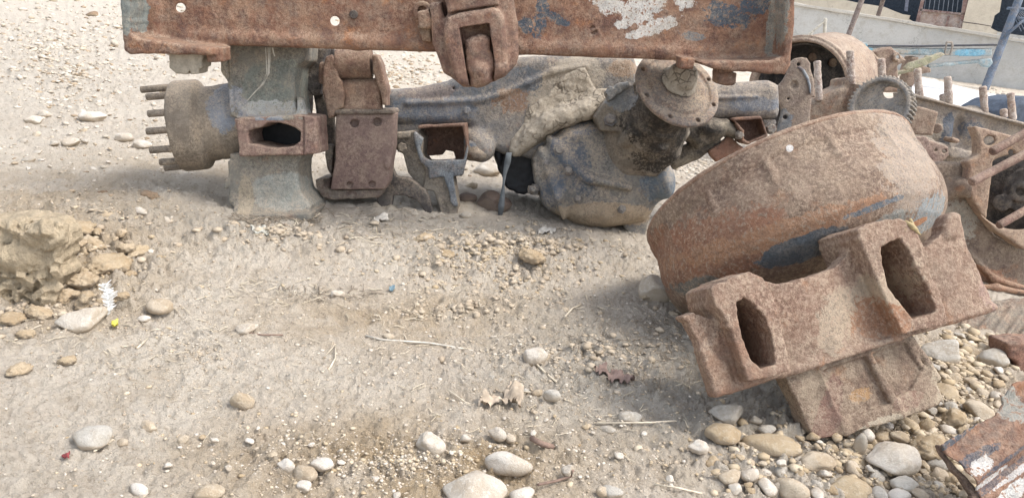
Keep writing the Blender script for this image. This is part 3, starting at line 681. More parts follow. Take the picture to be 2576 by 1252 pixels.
grit('gravel', 5500, [(170, 200, 260, 220), (120, 130, 260, 160), (500, 60, 500, 120), (1000, 190, 300, 100), (1700, 420, 200, 60)], 3, 22, GA, 8, 'white broken stone chips over the ground at upper left')
# ---------------------------------------------------------------- rusty channel cross beam with tow jaw
D1 = 1.60
def pt(x, y, rx, ry, ang, col, rag, d=D1): return (x, y, d, rx, ry, ang, col, rag)
WHITE = (.62, .60, .56); DBLUE = (.075, .095, .12)
M_BEAM = metal('rusted_beam_paint', (.27, .125, .075), (.36, .195, .115), (.15, .085, .07), dust=.45, orange=.55, pit=.55, patches=[
    pt(1530, 12, 48, 30, 30, WHITE, .8, 1.68), pt(1610, 28, 62, 36, -30, WHITE, .8, 1.68), pt(1640, 75, 62, 16, -18, WHITE, .9, 1.68), pt(1560, 70, 16, 10, 20, WHITE, .8, 1.68), pt(1715, 15, 22, 20, 0, WHITE, .9, 1.68),
    pt(1825, 48, 62, 26, 5, DBLUE, .9, 1.68), pt(1885, 22, 40, 26, 0, DBLUE, .8, 1.68), pt(1360, 40, 16, 60, 8, DBLUE, .8, 1.68), pt(1322, 70, 22, 16, 0, DBLUE, .8, 1.68), pt(1400, 55, 34, 10, 25, DBLUE, .8, 1.68),
    pt(356, 30, 26, 70, 0, (.19, .215, .205), .5, 1.66), pt(1740, 95, 30, 10, 10, (.2, .2, .2), .9, 1.68), pt(1945, 60, 12, 90, 0, (.25, .24, .21), .8, 1.64)])
M_CAST = metal('dusty_brown_casting', (.24, .125, .085), (.33, .20, .125), (.16, .10, .075), dust=.55, orange=.3, pit=.25)
T = thing('chassis_cross_beam', 'long rusty steel cross beam with a tow jaw lying on top of the axle, flecked with white paint', 'steel beam', WP(1150, 140, 1.65))
fb = Frame(1150, 130, D1, 18)
g = Solid(fb, 3)
web = [(352, -90), (1940, -90), (1950, 110), (1940, 160), (1300, 132), (900, 120), (560, 108), (352, 96)]
g.ext(web, 100, 116, r=3, flat=100)
g.cap([(470, 92, 112), (900, 106, 112), (1300, 117, 112), (1800, 134, 112)], 19, k=14)
g.ext([(540, 96), (1850, 138), (1850, 150), (540, 112)], 112, 230, r=4, flat=112)
g.ext([(296, -90), (325, -90), (326, 84), (345, 96), (420, 108), (500, 118), (530, 122), (532, 139), (506, 139), (407, 137), (325, 138), (311, 128), (307, 100)], 0, 112, r=7, k=14, jag=.8)
g.ext([(1978, -90), (2004, -90), (2000, 60), (1990, 165), (1975, 188), (1835, 180), (1790, 172), (1760, 158), (1790, 155), (1940, 152), (1972, 142)], 0, 112, r=7, k=14, jag=.8)
g.ext(Z('A', (565, 262), (660, 262), (662, 340), (578, 342)), 30, 100, r=6, k=8)
g.ext(Z('P', (320, 405), (430, 412), (412, 490), (322, 486)), 30, 100, r=5, k=5)
for x, y, r in ((455, 20, 12.5), (843, 53, 12)): g.cyl((x, y, 80), (x, y, 140), r, op='-', r=0)
g.cyl((1492, 77, 80), (1492, 77, 107), 11, op='-', r=0); g.cap([(1484, 80, 106), (1500, 72, 104)], 5, k=2)
g.cap([(389, 20, 104), (389, 90, 104)], 14, k=26); g.cap([(1925, 0, 104), (1925, 120, 104)], 14, k=26)
g.build('channel', M_BEAM, T, amp=.0009, sc_=40)
# plugs under the ends
g = Solid(fb, 3); g.ext(Z('A', (366, 285), (548, 285), (546, 375), (530, 378), (527, 408), (468, 411), (405, 408), (368, 372)), 34, 110, r=4, k=3, jag=.8)
g.ext(Z('A', (462, 395), (470, 395), (470, 420), (462, 420)), 20, 60, op='-'); g.build('rubber_stop', MUD, T, amp=.001)
g = Solid(fb, 3); g.ext(Z('P', (604, 480), (722, 515), (716, 592), (690, 606), (640, 608), (585, 592), (590, 510)), 30, 100, r=8, k=3)
g.ext(Z('P', (600, 450), (680, 452), (690, 515), (606, 512)), 12, 80, r=6, k=5); g.build('rubber_stop', M_CAST, T, amp=.0014)
# rivet and hole plugs
bolt('rivet', fb.W(fb.q(890, 37, 98)), -fb.aw, 11*fb.s, 5*fb.s, metal('dark_rivet', (.07, .06, .06), (.1, .09, .085), dust=.2, orange=.1), T, washer=False, hexa=False)
# spring washer and bolt left of the jaw
g = Solid(fb, 2.5)
for r in (22, 15): g.rev((1063, 28, 92), (0, 0, 1), [(r-3, -8), (r+3, -8), (r+3, 8), (r-3, 8)], k=4)
g.ext(Z('T', (130, 150), (270, 110), (300, 230), (300, 350), (150, 350)), 40, 90, r=7, k=5, jag=.8); g.ext(Z('T', (135, 330), (300, 340), (310, 520), (200, 510)), 70, 100, r=8, k=10)
g.build('spring_bolt', M_CAST, T, amp=.001)
# tow jaw
M_JAW = metal('worn_brown_jaw', (.22, .115, .085), (.31, .18, .12), (.14, .09, .075), dust=.42, orange=.3, pit=.12, bump=.8)
g = Solid(fb, 2.5)
g.ext(Z('T', (440, -120), (1310, -120), (1350, 150), (1380, 300), (1382, 700), (1360, 800), (1290, 880), (1220, 950), (1090, 1010), (900, 1085), (700, 1080), (610, 1000), (460, 900), (380, 700), (310, 540), (300, 380), (275, 60), (310, 32), (420, 26), (440, 130), (480, 230), (500, 160)), 30, 110, r=12, k=4, warp=lambda u, v: -.0009*u*u*0+.35*np.maximum(np.abs(u)-70, 0))
g.ext(Z('T', (455, 330), (500, 215), (640, 160), (1080, 92), (1150, 140), (1205, 230), (1240, 560), (1250, 870), (1180, 950), (1000, 1020), (880, 1088), (760, 1070), (640, 1030), (580, 920), (500, 640), (462, 480)), -8, 60, r=14, k=10)
g.ext(Z('T', (655, 345), (1000, 285), (1025, 290), (1070, 600), (1100, 850), (1060, 1100), (790, 1120), (735, 880)), -60, 52, r=3, op='-', k=2)
g.ext(Z('T', (475, -120), (1140, -120), (1140, 70), (1000, 90), (640, 145), (510, 165)), 0, 60, r=6, k=3)
g.ext(Z('T', (500, 172), (660, 132), (1000, 78), (1130, 62), (1130, 78), (1000, 95), (640, 152), (510, 185)), -20, 25, r=1, op='-', k=2)
g.ext(Z('T', (1090, 800), (1240, 780), (1240, 880), (1200, 930), (1110, 930)), -14, 40, r=12, k=8)
JAW = g.build('tow_jaw', M_JAW, T, amp=.0011, sc_=50)
g = Solid(fb, 2.5)
g.ext(Z('T', (722, 505), (800, 450), (900, 436), (980, 440), (1025, 480), (1040, 620), (1080, 720), (1098, 840), (1060, 900), (1040, 1010), (960, 1060), (860, 1088), (800, 1060), (775, 930), (740, 850)), -2, 70, r=16, k=3, jag=.8)
g.ell((*Z1('T', 900, 860), 4), (24, 20, 22), k=10); g.ell((*Z1('T', 930, 960), 6), (20, 16, 18), k=10)
tg = g.build('jaw_tongue', M_JAW, T, amp=.0022, sc_=45)
g = Solid(fb, 2.5); g.cyl((*Z1('T', 840, 370), -2+60), (*Z1('T', 1010, 330), -2+60), 9); g.build('jaw_pin', M_CAST, T)
# ---------------------------------------------------------------- left wheel hub standing on the ground
D2 = 1.75
M_HUB = metal('grey_green_cast_hub', (.235, .23, .20), (.31, .285, .23), (.20, .19, .165), dust=.55, orange=.22, pit=.25, mott=.6, patches=[
    (655, 300, D2, 62, 60, 0, (.20, .225, .26), .35), (640, 250, D2, 70, 40, 0, (.27, .29, .32), .5), (690, 215, D2-.02, 95, 75, 0, (.20, .215, .19), .25), (690, 265, D2-.03, 110, 22, 3, (.42, .43, .41), .6), (700, 480, D2, 90, 50, 0, (.30, .31, .28), .3), (600, 500, D2, 20, 60, 0, (.32, .28, .21), .3)])
M_HUBD = metal('dusty_brown_hub', (.25, .205, .155), (.32, .27, .205), (.19, .155, .12), dust=.6, orange=.06, pit=.1, mott=.5, bump=.6, patches=[(548, 250, D2, 40, 66, 8, (.20, .225, .26), .45), (560, 290, D2, 24, 40, 20, (.22, .24, .27), .6)])
M_BOX = metal('rust_red_casting', (.235, .135, .11), (.30, .19, .15), (.17, .11, .095), dust=.5, orange=.12, pit=.25)
M_STUD = metal('dusty_studs', (.25, .205, .155), (.31, .26, .2), (.18, .14, .11), dust=.6, orange=0, pit=.1)
T = thing('spoked_wheel_hub', 'grey-green cast wheel hub with a ring of studs at the left and an oblong window', 'wheel hub', WP(690, 540, DG(690, 545)))
fh = Frame(690, 400, D2, 12)
g = Solid(fh, 3)
# upper spoke, window belt, lower spoke
g.ext(Z('A', (655, 240), (1112, 240), (1106, 330), (1060, 370), (1050, 440), (1050, 520), (1070, 630), (1100, 660), (730, 670), (722, 560), (700, 440), (650, 390)), 42, 190, r=8, warp=lambda u, v: 14*np.exp(-((u-5)/60)**2))
g.ext(Z('A', (650, 240), (706, 240), (708, 400), (722, 520), (730, 640), (700, 640), (690, 450), (652, 390)), 30, 120, r=5, k=6, jag=1)
g.ext(Z('A', (672, 300), (686, 300), (694, 440), (680, 440)), 20, 36, r=2, op='-')
g.ext(Z('A', (1068, 530), (1102, 540), (1106, 640), (1072, 640)), 36, 70, r=3, k=4)
g.ext(Z('A', (700, 840), (1100, 840), (1075, 900), (1074, 980), (1090, 1060), (1150, 1125), (1152, 1178), (1100, 1195), (990, 1175), (880, 1180), (800, 1200), (735, 1195), (728, 1000)), 38, 190, r=8, warp=lambda u, v: -46*np.clip((v-30)/50, 0, 1)**2, jag=.8)
g.ext(Z('A', (725, 1180), (760, 1172), (1150, 1165), (1150, 1200), (1100, 1225), (740, 1225)), -8, 190, r=5, k=4, jag=1)
g.ext(Z('A', (690, 880), (740, 880), (745, 1100), (735, 1150), (695, 1105)), 34, 150, r=6, k=5)
g.cap([(*Z1('A', 690, 985), 40), (*Z1('A', 682, 1020), 40)], 7, k=4)
g.ext(Z('A', (728, 655), (850, 640), (1000, 636), (1082, 628), (1100, 640), (1100, 660), (730, 680)), 0, 60, r=6, k=20)
g.build('spoke', M_HUB, T, amp=.0012, sc_=45)
g = Solid(fh, 2.5)
g.ext(Z('A', (724, 652), (770, 644), (900, 638), (1000, 640), (1082, 626), (1130, 634), (1172, 640), (1180, 760), (1184, 842), (1110, 850), (1000, 852), (860, 856), (752, 858), (738, 700)), 0, 120, r=5, jag=.7)
g.ext(Z('A', (798, 742), (806, 716), (830, 704), (880, 695), (908, 674), (960, 672), (1005, 680), (1060, 698), (1090, 724), (1088, 772), (1052, 800), (950, 812), (905, 806), (850, 793), (808, 790)), -30, 130, r=3, op='-', k=3, jag=.7)
g.ext(Z('A', (1098, 640), (1106, 640), (1110, 850), (1100, 850)), -4, 5, r=1, op='-', k=2)
BX = g.build('window_box', M_BOX, T, amp=.0012, sc_=50)
g = Solid(fh, 5); g.ext(Z('A', (790, 660), (1100, 660), (1100, 850), (760, 850)), 128, 140, r=2); g.build('window_backing', plain('window_shade_black', (.012, .012, .013), .5), T, amp=0)  # near-black plate paints the shade behind the window
# hub barrel on a level axis
g = Solid(fh, 3); ax = (-1, .075, -.13)
g.rev((*Z1('A', 735, 668), 150), ax, [(0, -40), (104, -40), (102, 20), (98, 48), (99, 70), (116, 82), (119, 87), (119, 143), (116, 147), (95, 147), (93, 138), (0, 138)], k=0)
g.ext(Z('A', (545, 905), (720, 880), (720, 960), (545, 950)), 0, 300, op='-', k=6)
g.build('hub_barrel', M_HUBD, T, amp=.0009, sc_=35)
c0 = np.array(fh.q(*Z1('A', 735, 668), 150)); a0 = np.array(ax)/np.linalg.norm(ax); e1 = np.cross(a0, [0, 0, 1.]); e1 /= np.linalg.norm(e1); e2 = np.cross(a0, e1)
g = Solid(fh, 3); g.cyl(tuple(c0+a0*138), tuple(c0+a0*152), 103, raw=True); g.build('bearing_plate', metal('dark_rust_plate', (.14, .085, .065), (.2, .13, .1), dust=.35), T, amp=.0008)
for i in range(14):
    th = math.radians(360/14*i+10+2*math.sin(i*3)); L = [44, 40, 50, 46, 38, 44, 66, 44, 40, 48, 42, 46, 40, 52][i]; p = c0+a0*130+(e1*math.cos(th)+e2*math.sin(th))*106
    pe = p+a0*(22+L); tube('stud', [fh.W(p), fh.W(p+a0*20), fh.W(pe-a0*2), fh.W(pe)], [9*fh.s, 9*fh.s, 9*fh.s, 7.5*fh.s], M_STUD, T, seg=14, wob=.02)
bolt('stop_bolt', fh.W(fh.q(*Z1('A', 1066, 386), 130)), fh.au*.2-fh.aw, 11*fh.s, 14*fh.s, M_BOX, T, washer=False, hexa=False)
# wire strands hanging down the spoke
MW = plain('pale_wire', (.42, .39, .33), .6)
wr = thing('wire_strand', 'few loose pale wire strands hanging from the beam over the grey spoke', 'wire', WP(655, 120, 1.75))
for k, off in enumerate((0, 14, 24)):
    P = [fh.W(fh.q(*Z1('A', x+off*(1-j*.22), y), w)) for j, (x, y, w) in enumerate([(898, 262, 22), (903, 330, 24), (905, 400, 26), (880, 460, 30), (838, 505, 34), (800, 550, 38)])]
    tube('strand', P, .0011, MW, wr, seg=6)
tube('strand', [fh.W(fh.q(*Z1('A', x, y), 24)) for x, y in ((935, 262), (940, 285), (948, 310))], .0016, MW, wr, seg=6)
# ---------------------------------------------------------------- brake shoe assembly
D3 = 1.86
M_SHOE = metal('brown_brake_lining', (.235, .155, .13), (.28, .19, .155), (.20, .13, .11), dust=.38, orange=0, pit=.12, mott=.35, bump=.55)
M_LINK = metal('speckled_rust_links', (.30, .17, .12), (.38, .25, .17), (.19, .11, .085), dust=.45, orange=.2, pit=.5)
M_DRK = metal('dark_back_plate', (.10, .09, .085), (.145, .13, .12), (.08, .07, .065), dust=.35, orange=.05)
T = thing('brake_shoe_assembly', 'brown brake shoe standing upright with rusty links and roller above its lining', 'brake shoe', WP(880, 495, DG(880, 510)))
fr = Frame(880, 380, D3, 12)
g = Solid(fr, 2.5)
g.ext(Z('A', (1275, 618), (1602, 622), (1600, 800), (1572, 1000), (1548, 1040), (1248, 1042), (1262, 960), (1278, 880)), 0, 60, r=5, warp=lambda u, v: .00135*v*v)
for x, y in ((1385, 675), (1510, 668)): g.cyl((*Z1('A', x, y), -10), (*Z1('A', x, y), 30), 10.5, op='-', r=0, k=3)
for x, y in ((1360, 1012), (1482, 1008)): g.cyl((*Z1('A', x, y), -10), (*Z1('A', x, y), 18), 8, op='-', r=0, k=3)
g.ell((*Z1('A', 1566, 895), 2), (10, 17, 8), k=2)
g.build('brake_lining', M_SHOE, T, amp=.0005, sc_=60)
g = Solid(fr, 2.5)
g.ext(Z('A', (1240, 1040), (1546, 1036), (1535, 1065), (1515, 1086), (1250, 1096), (1205, 1078), (1180, 1040), (1168, 985), (1250, 972)), 20, 130, r=5, jag=.6)
g.ext(Z('A', (1276, 598), (1592, 598), (1600, 624), (1272, 626)), 4, 110, r=3); g.ext(Z('A', (1300, 610), (1570, 610), (1540, 1060), (1240, 1060)), 64, 100, r=3)
g.ext(Z('A', (1205, 985), (1238, 985), (1240, 1030), (1215, 1030)), 8, 34, r=2, op='-', k=3)
g.build('shoe_table', metal('grey_rust_shoe', (.20, .165, .135), (.27, .22, .175), dust=.5, orange=.1), T, amp=.0009)
g = Solid(fr, 2.5)
for a, b in (((1288, 350), (1482, 345)),): g.cyl((*Z1('A', *a), 36), (*Z1('A', *b), 36), 38, r=4)
g.build('roller', M_LINK, T, amp=.0008)
g = Solid(fr, 2.5)
g.cyl((*Z1('A', 1322, 500), 44), (*Z1('A', 1528, 500), 44), 32, r=4); g.ext(Z('A', (1325, 440), (1528, 440), (1532, 610), (1322, 610)), 12, 50, r=10, k=10, warp=lambda u, v: -.12*v)
g.build('shoe_head', M_LINK, T, amp=.0008)
g = Solid(fr, 2.5)
g.ext(Z('A', (1226, 310), (1258, 296), (1282, 325), (1296, 420), (1316, 450), (1328, 520), (1325, 590), (1280, 604), (1268, 640), (1240, 650), (1224, 560), (1208, 500), (1208, 380)), 0, 70, r=6, jag=.5)
g.cap([(*Z1('A', 1212, 360), 20), (*Z1('A', 1212, 440), 20)], 10, k=3); g.build('link_plate', M_LINK, T, amp=.0011)
g = Solid(fr, 2.5)
g.ext(Z('A', (1478, 298), (1505, 296), (1528, 340), (1545, 420), (1562, 480), (1560, 582), (1534, 576), (1525, 510), (1500, 440), (1482, 390)), -4, 60, r=6, jag=.5); g.build('link_plate', M_LINK, T, amp=.0011)
g = Solid(fr, 3)
g.ext(Z('A', (1114, 262), (1270, 262), (1290, 310), (1240, 400), (1215, 520), (1275, 620), (1280, 800), (1190, 790), (1172, 600), (1160, 525), (1104, 462)), 120, 135, r=3)
g.ext(Z('A', (1104, 262), (1235, 262), (1215, 330), (1215, 400), (1195, 520), (1155, 525), (1104, 462)), 60, 120, r=3); g.build('back_plate', M_DRK, T, amp=.0012)
g = Solid(fr, 3); g.ext(Z('A', (1226, 790), (1270, 800), (1256, 960), (1236, 925), (1222, 850)), 40, 80, r=4); pass
M_TAB = metal('grey_tab', (.19, .17, .15), (.25, .23, .2), dust=.5); g.build('wear_tab', M_TAB, T, amp=.001)
g = Solid(fr, 3); g.rev((*Z1('A', 1132, 545), 100), (1, 0, .5), [(0, -6), (40, -6), (38, 6), (0, 6)]); g.build('seal_disc', M_TAB, T, amp=.001)
# ---------------------------------------------------------------- drive axle with differential
D4 = 2.02
M_AX = metal('blue_grey_axle_paint', (.20, .205, .215), (.28, .26, .235), (.15, .14, .135), dust=.5, orange=.3, pit=.35, mott=.7, patches=[
    (1215, 225, D4, 190, 42, -8, (.13, .145, .165), .45), (1090, 275, D4, 110, 34, 0, (.15, .175, .21), .6), (1080, 235, D4, 70, 20, 0, (.17, .15, .15), .5), (1295, 255, D4, 50, 30, 0, (.26, .17, .12), .95), (1560, 178, D4, 40, 22, 0, (.33, .24, .17), .8), (1440, 205, D4, 80, 56, -20, (.36, .325, .27), .5), (1380, 250, D4, 60, 40, -30, (.36, .32, .26), .8)])
M_DIFF = metal('oily_dusty_diff_casting', (.225, .22, .205), (.30, .285, .25), (.15, .15, .15), dust=.75, orange=.08, pit=.3, mott=.7, patches=[
    (1440, 400, D4-.05, 40, 90, -25, (.105, .125, .155), .7), (1470, 318, D4-.07, 34, 20, 0, (.12, .145, .185), .6), (1400, 370, D4-.07, 14, 24, 0, (.10, .125, .165), .4), (1390, 480, D4-.05, 30, 50, 20, (.13, .155, .19), .8), (1660, 455, D4, 55, 55, 0, (.15, .19, .23), .5), (1520, 540, D4, 130, 30, 0, (.35, .28, .20), .3), (1590, 250, D4-.1, 26, 50, 40, (.17, .20, .23), .5)])
M_NECK = metal('greasy_mud_shaded_neck', (.22, .19, .15), (.30, .26, .205), (.14, .12, .10), dust=.4, orange=.05, pit=.1, mott=.7, patches=[
    (1640, 330, D4-.12, 86, 52, 25, (.036, .031, .026), .5), (1600, 265, D4-.12, 40, 60, 20, (.06, .052, .045), .5), (1655, 400, D4-.1, 60, 30, 0, (.05, .043, .036), .8), (1555, 250, D4-.1, 34, 40, -30, (.20, .215, .225), .4)])  # darkest patches paint the shade under the flange over the greasy mud
M_FL = metal('tan_flange_face', (.24, .20, .175), (.31, .265, .23), (.25, .16, .115), dust=.65, orange=.3, pit=.35, speck=((.36, .18, .10), .25))
T = thing('drive_axle', 'blue-grey truck axle with dusty differential and round pinion flange lying under the beam', 'truck axle', WP(1450, 570, DG(1450, 575)))
fa = Frame(1400, 400, D4, 10)
g = Solid(fa, 3)
L = Z('B', (10, 440), (170, 432), (330, 396), (420, 352), (560, 300), (700, 276), (900, 268), (1250, 274), (1300, 420), (1200, 560), (1060, 640), (900, 740), (760, 790), (690, 772), (600, 760), (545, 735), (470, 680), (420, 618), (190, 618), (10, 618))
g.ext(L, 10, 150, r=26, warp=lambda u, v: .0*u)
g.cap([(*p, 10) for p in Z('B', (130, 508), (300, 502), (480, 496), (600, 466), (720, 410), (850, 352), (1010, 326))], 6, k=9)
g.ext(Z('B', (20, 618), (190, 612), (200, 650), (60, 655)), 20, 90, r=3, k=3)
g.ext(Z('B', (415, 630), (540, 700), (545, 760), (500, 795), (430, 795)), 0, 100, r=20, k=14)
g.cap([(*Z1('B', 470, 700), 10), (*Z1('B', 500, 740), 0)], 30, k=18)
g.cyl((*Z1('B', 358, 437), -20), (*Z1('B', 358, 437), 40), 3, op='-')
g.build('axle_beam', M_AX, T, amp=.0013, sc_=35)
bolt('bolt', fa.W(fa.q(*Z1('B', 425, 545), 10)), -fa.aw, 9*fa.s, 8*fa.s, M_AX, T)
# solid oily near-black block, painting the shade inside the open housing
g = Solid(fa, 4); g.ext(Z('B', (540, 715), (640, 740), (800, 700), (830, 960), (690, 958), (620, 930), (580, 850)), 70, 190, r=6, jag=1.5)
g.ext(Z('B', (560, 735), (600, 742), (590, 820), (560, 780)), 40, 120, r=5); g.build('housing_shade_block', plain('oily_cavity_shade', (.016, .016, .018), .45, bump=.5), T, amp=.002)
# differential
g = Solid(fa, 3)
g.ext(Z('N', (770, 640), (860, 560), (960, 486), (1080, 462), (1200, 500), (1400, 580), (1520, 660), (1550, 760), (1524, 850), (1440, 1000), (1405, 1045), (1150, 1078), (1000, 1054), (880, 1000), (815, 950), (790, 880), (765, 760)), -26, 190, r=44, warp=lambda u, v: .0011*(u*u+1.2*v*v)-34)
g.ell((*Z1('N', 1490, 790), -20), (30, 50, 60), ang=-12, k=26)
g.ext(Z('B', (745, 780), (800, 740), (850, 900), (830, 1040), (790, 960), (760, 900)), -24, 60, r=10, k=14, jag=1.2)
g.cap([(*Z1('N', 800, 620), -16), (*Z1('N', 850, 760), -40), (*Z1('N', 900, 900), -50), (*Z1('N', 930, 1010), -34)], 7, k=16)
g.cap([(*Z1('N', 850, 560), -16), (*Z1('N', 960, 700), -50), (*Z1('N', 1080, 790), -70), (*Z1('N', 1300, 840), -66)], 8, k=20)
for q_ in ((910, 640), (760, 850), (1000, 560), (880, 760)): g.cyl((*Z1('N', *q_), -48), (*Z1('N', *q_), 20), 9, k=5)
g.build('differential_case', M_DIFF, T, amp=.0024, sc_=28, oct=5)
for x_, y_, w_, r_ in ((905, 628, -46, 11), (958, 742, -62, 9), (1195, 455, -112, 12), (1010, 905, -58, 8), (1260, 960, -50, 9), (835, 700, -34, 9)):
    bolt('bolt', fa.W(fa.q(*Z1('N', x_, y_), w_)), -fa.aw-fa.av*.3, r_*fa.s, 9*fa.s, M_AX, T)
bolt('bolt', fa.W(fa.q(*Z1('N', 760, 850), -10)), -fa.au-fa.aw*.3, 11*fa.s, 14*fa.s, M_AX, T)
# pinion neck and flange
n = np.array([.30, -.56, -.77]); n /= np.linalg.norm(n); fc = np.array(fa.q(*Z1('B', 1462, 436), -190))
g = Solid(fa, 3)
g.cyl(tuple(fc-n*6), tuple(fc-n*100), 66, 68, r=8, raw=True); g.cyl(tuple(fc-n*84), tuple(fc-n*150), 76, 80, r=9, raw=True, k=8); g.cyl(tuple(fc-n*140), tuple(fc-n*310), 74, 92, r=24, raw=True, k=24)
for i in range(6):
    th = i*math.pi/3+.5; e1 = np.cross(n, [0, 1, 0]); e1 /= np.linalg.norm(e1); e2 = np.cross(n, e1); q = fc-n*110+(e1*math.cos(th)+e2*math.sin(th))*78
    g.cyl(tuple(q), tuple(q-n*60), 15, raw=True, k=7)
g.ext(Z('N', (1160, 365), (1290, 262), (1340, 240), (1320, 440), (1250, 520), (1150, 520), (1110, 440)), -110, 0, r=6, k=8, slope=(-.3, 0)); g.ext(Z('N', (1165, 300), (1190, 262), (1215, 270), (1240, 250), (1300, 235), (1310, 262), (1180, 350)), -122, -100, r=3, k=2, jag=1.5)
g.cap([(*Z1('N', 1580, 500), -110), (*Z1('N', 1530, 640), -84), (*Z1('N', 1440, 730), -60)], 20, k=24)
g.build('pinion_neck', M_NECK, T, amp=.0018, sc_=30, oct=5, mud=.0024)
g = Solid(fa, 2.5)
g.rev(tuple(fc), tuple(n), [(0, -8), (98, -8), (102, -5), (102, 4), (96, 6), (82, 6), (79, 2), (70, 2), (66, 7), (0, 7)], raw=True)
e1 = np.cross(n, [0, 1, 0]); e1 /= np.linalg.norm(e1); e2 = np.cross(n, e1)
for i in range(8):
    th = math.radians(i*45+14); q = fc+(e1*math.cos(th)+e2*math.sin(th))*90; g.cyl(tuple(q-n*14), tuple(q+n*14), 5.2, op='-', r=0, raw=True)
FL = g.build('pinion_flange', M_FL, T, amp=.0006, sc_=50)
g = Solid(fa, 2.5); c2 = fc+n*8+np.array([0, -14, 0]); g.ell(tuple(c2+n*10), (34, 36, 30), raw=True); g.rev(tuple(c2), tuple(n), [(0, -4), (46, -4), (38, 3), (0, 3)], raw=True, k=6)
g.build('flange_hub', CRACK, FL, amp=.0022, sc_=70, mud=.0025)
# caked mud along the top of the differential
g = Solid(fa, 3)
mp = Z('B', (1010, 328), (1060, 440), (1150, 430), (1110, 520), (1075, 570), (1000, 592), (930, 618), (860, 655), (800, 700), (740, 725), (690, 770), (640, 760), (640, 700), (700, 600), (730, 520), (820, 470), (850, 410), (930, 352))
g.ext(mp, 4, 60, r=8, warp=lambda u, v: -.02*u+.02*v)
g.cap([(*p, w_) for p, w_ in zip(Z('B', (1080, 500), (1000, 545), (900, 575), (820, 610), (740, 670), (660, 745)), (-16, -18, -20, -18, -10, -2))], [12, 15, 17, 15, 12, 8], k=34)
g.build('mud_crust', CRACK, T, amp=.0028, sc_=40, mud=.004)
# strip hanging from the axle
MSTR = plain('dusty_blue_rubber', (.115, .125, .13), .8)
st = thing('hanging_strip', 'thin dusty blue-grey strip hanging from the axle in front of the dark round stone', 'strip', WP(1262, 540, 1.9))
P = [fa.W(fa.q(*Z1('B', x, y), -18)) for x, y in ((632, 752), (624, 800), (610, 860), (604, 910), (600, 960), (594, 1010), (588, 1060))]
wdt = [6, 7, 4, 2.5, 5, 7, 5]; V, F = [], []
for i, (p, h_) in enumerate(zip(P, wdt)):
    for sx, sw in ((-1, -1), (1, -1), (1, 1), (-1, 1)): V.append(p+fa.au*sx*h_*fa.s*1.15+fa.aw*sw*1.6*fa.s)
for i in range(len(P)-1):
    for j in range(4): F.append((i*4+j, i*4+(j+1) % 4, i*4+4+(j+1) % 4, i*4+4+j))
F += [(3, 2, 1, 0), tuple(range(len(V)-4, len(V)))]; mk('strip_band', V, F, MSTR, st)
# rounded boss right of the square tube
g = Solid(fa, 3); g.cyl((*Z1('M', 760, 420), 10), (*Z1('M', 930, 420), 0), 31, 29, r=14); g.ell((*Z1('M', 870, 470), -10), (26, 18, 26), k=8)
g.build('spring_boss', metal('blue_boss', (.27, .235, .185), (.33, .28, .22), dust=.6, patches=[(1205, 350, D4-.04, 44, 17, 0, (.14, .19, .25), .5)]), T, amp=.0012)
# square tube bracket with forked leg
M_BR = metal('mottled_blue_bracket', (.22, .195, .16), (.30, .265, .21), (.16, .14, .12), dust=.6, orange=.12, pit=.3)
M_TB = metal('fresh_rust_tube', (.22, .12, .085), (.27, .15, .10), (.17, .10, .075), dust=.2, orange=.5)
g = Solid(fa, 2.5)
g.ext(Z('M', (332, 212), (520, 205), (760, 192), (775, 300), (782, 400), (770, 500), (740, 565), (430, 580), (358, 520), (330, 430)), -60, 90, r=2.5, jag=.35)
g.ext(Z('M', (350, 240), (560, 226), (742, 218), (758, 300), (770, 380), (755, 470), (742, 505), (680, 523), (400, 520), (362, 440), (380, 350)), -90, 74, r=2, op='-', jag=.4)
g.ext(Z('M', (400, 500), (530, 492), (560, 450), (630, 462), (650, 528), (392, 540)), -90, 130, r=2, op='-', jag=.4)
TB = g.build('square_tube', M_TB, T, amp=.0006)
bolt('bolt', fa.W(fa.q(*Z1('M', 425, 360), 74)), -fa.aw, 10*fa.s, 6*fa.s, M_TB, TB, washer=True, hexa=False)
g = Solid(fa, 2.5)
g.ext(Z('M', (125, 275), (330, 258), (385, 330), (375, 410), (370, 480), (430, 560), (440, 700), (470, 800), (400, 800), (330, 745), (245, 640), (200, 470), (130, 430)), -52, 60, r=2.5, warp=lambda u, v: 0.)
g.ext(Z('M', (360, 480), (400, 540), (740, 560), (725, 670), (650, 672), (672, 800), (692, 930), (672, 1070), (620, 1108), (585, 1090), (555, 1040), (500, 880), (470, 805), (372, 785), (400, 650)), -64, 20, r=3, k=5, jag=.4)
g.ell((*Z1('M', 580, 960), -64), (8, 20, 5), op='-', k=4)
BRK = g.build('forked_bracket', M_BR, T, amp=.0006)
g = Solid(fa, 2.5); MBL = metal('blue_face_strip', (.20, .235, .27), (.26, .29, .31), (.13, .13, .14), dust=.3, orange=.25, pit=.9)
g.ext(Z('M', (300, 262), (380, 330), (350, 420), (382, 500), (440, 528), (742, 520), (772, 380), (785, 410), (765, 530), (730, 660), (648, 668), (668, 790), (690, 935), (655, 945), (620, 900), (600, 780), (560, 676), (430, 692), (420, 600), (350, 540), (320, 440), (290, 330)), -72, -56, r=3, jag=.35); g.build('face_strip', MBL, BRK, amp=.0008)
bolt('bolt', fa.W(fa.q(*Z1('M', 195, 408), -54)), -fa.aw, 12*fa.s, 14*fa.s, M_BR, BRK)
g = Solid(fa, 3); g.ext(Z('M', (130, 275), (262, 268), (262, 325), (135, 335)), -66, -20, r=3); g.build('clamp_block', M_BR, BRK, amp=.001)
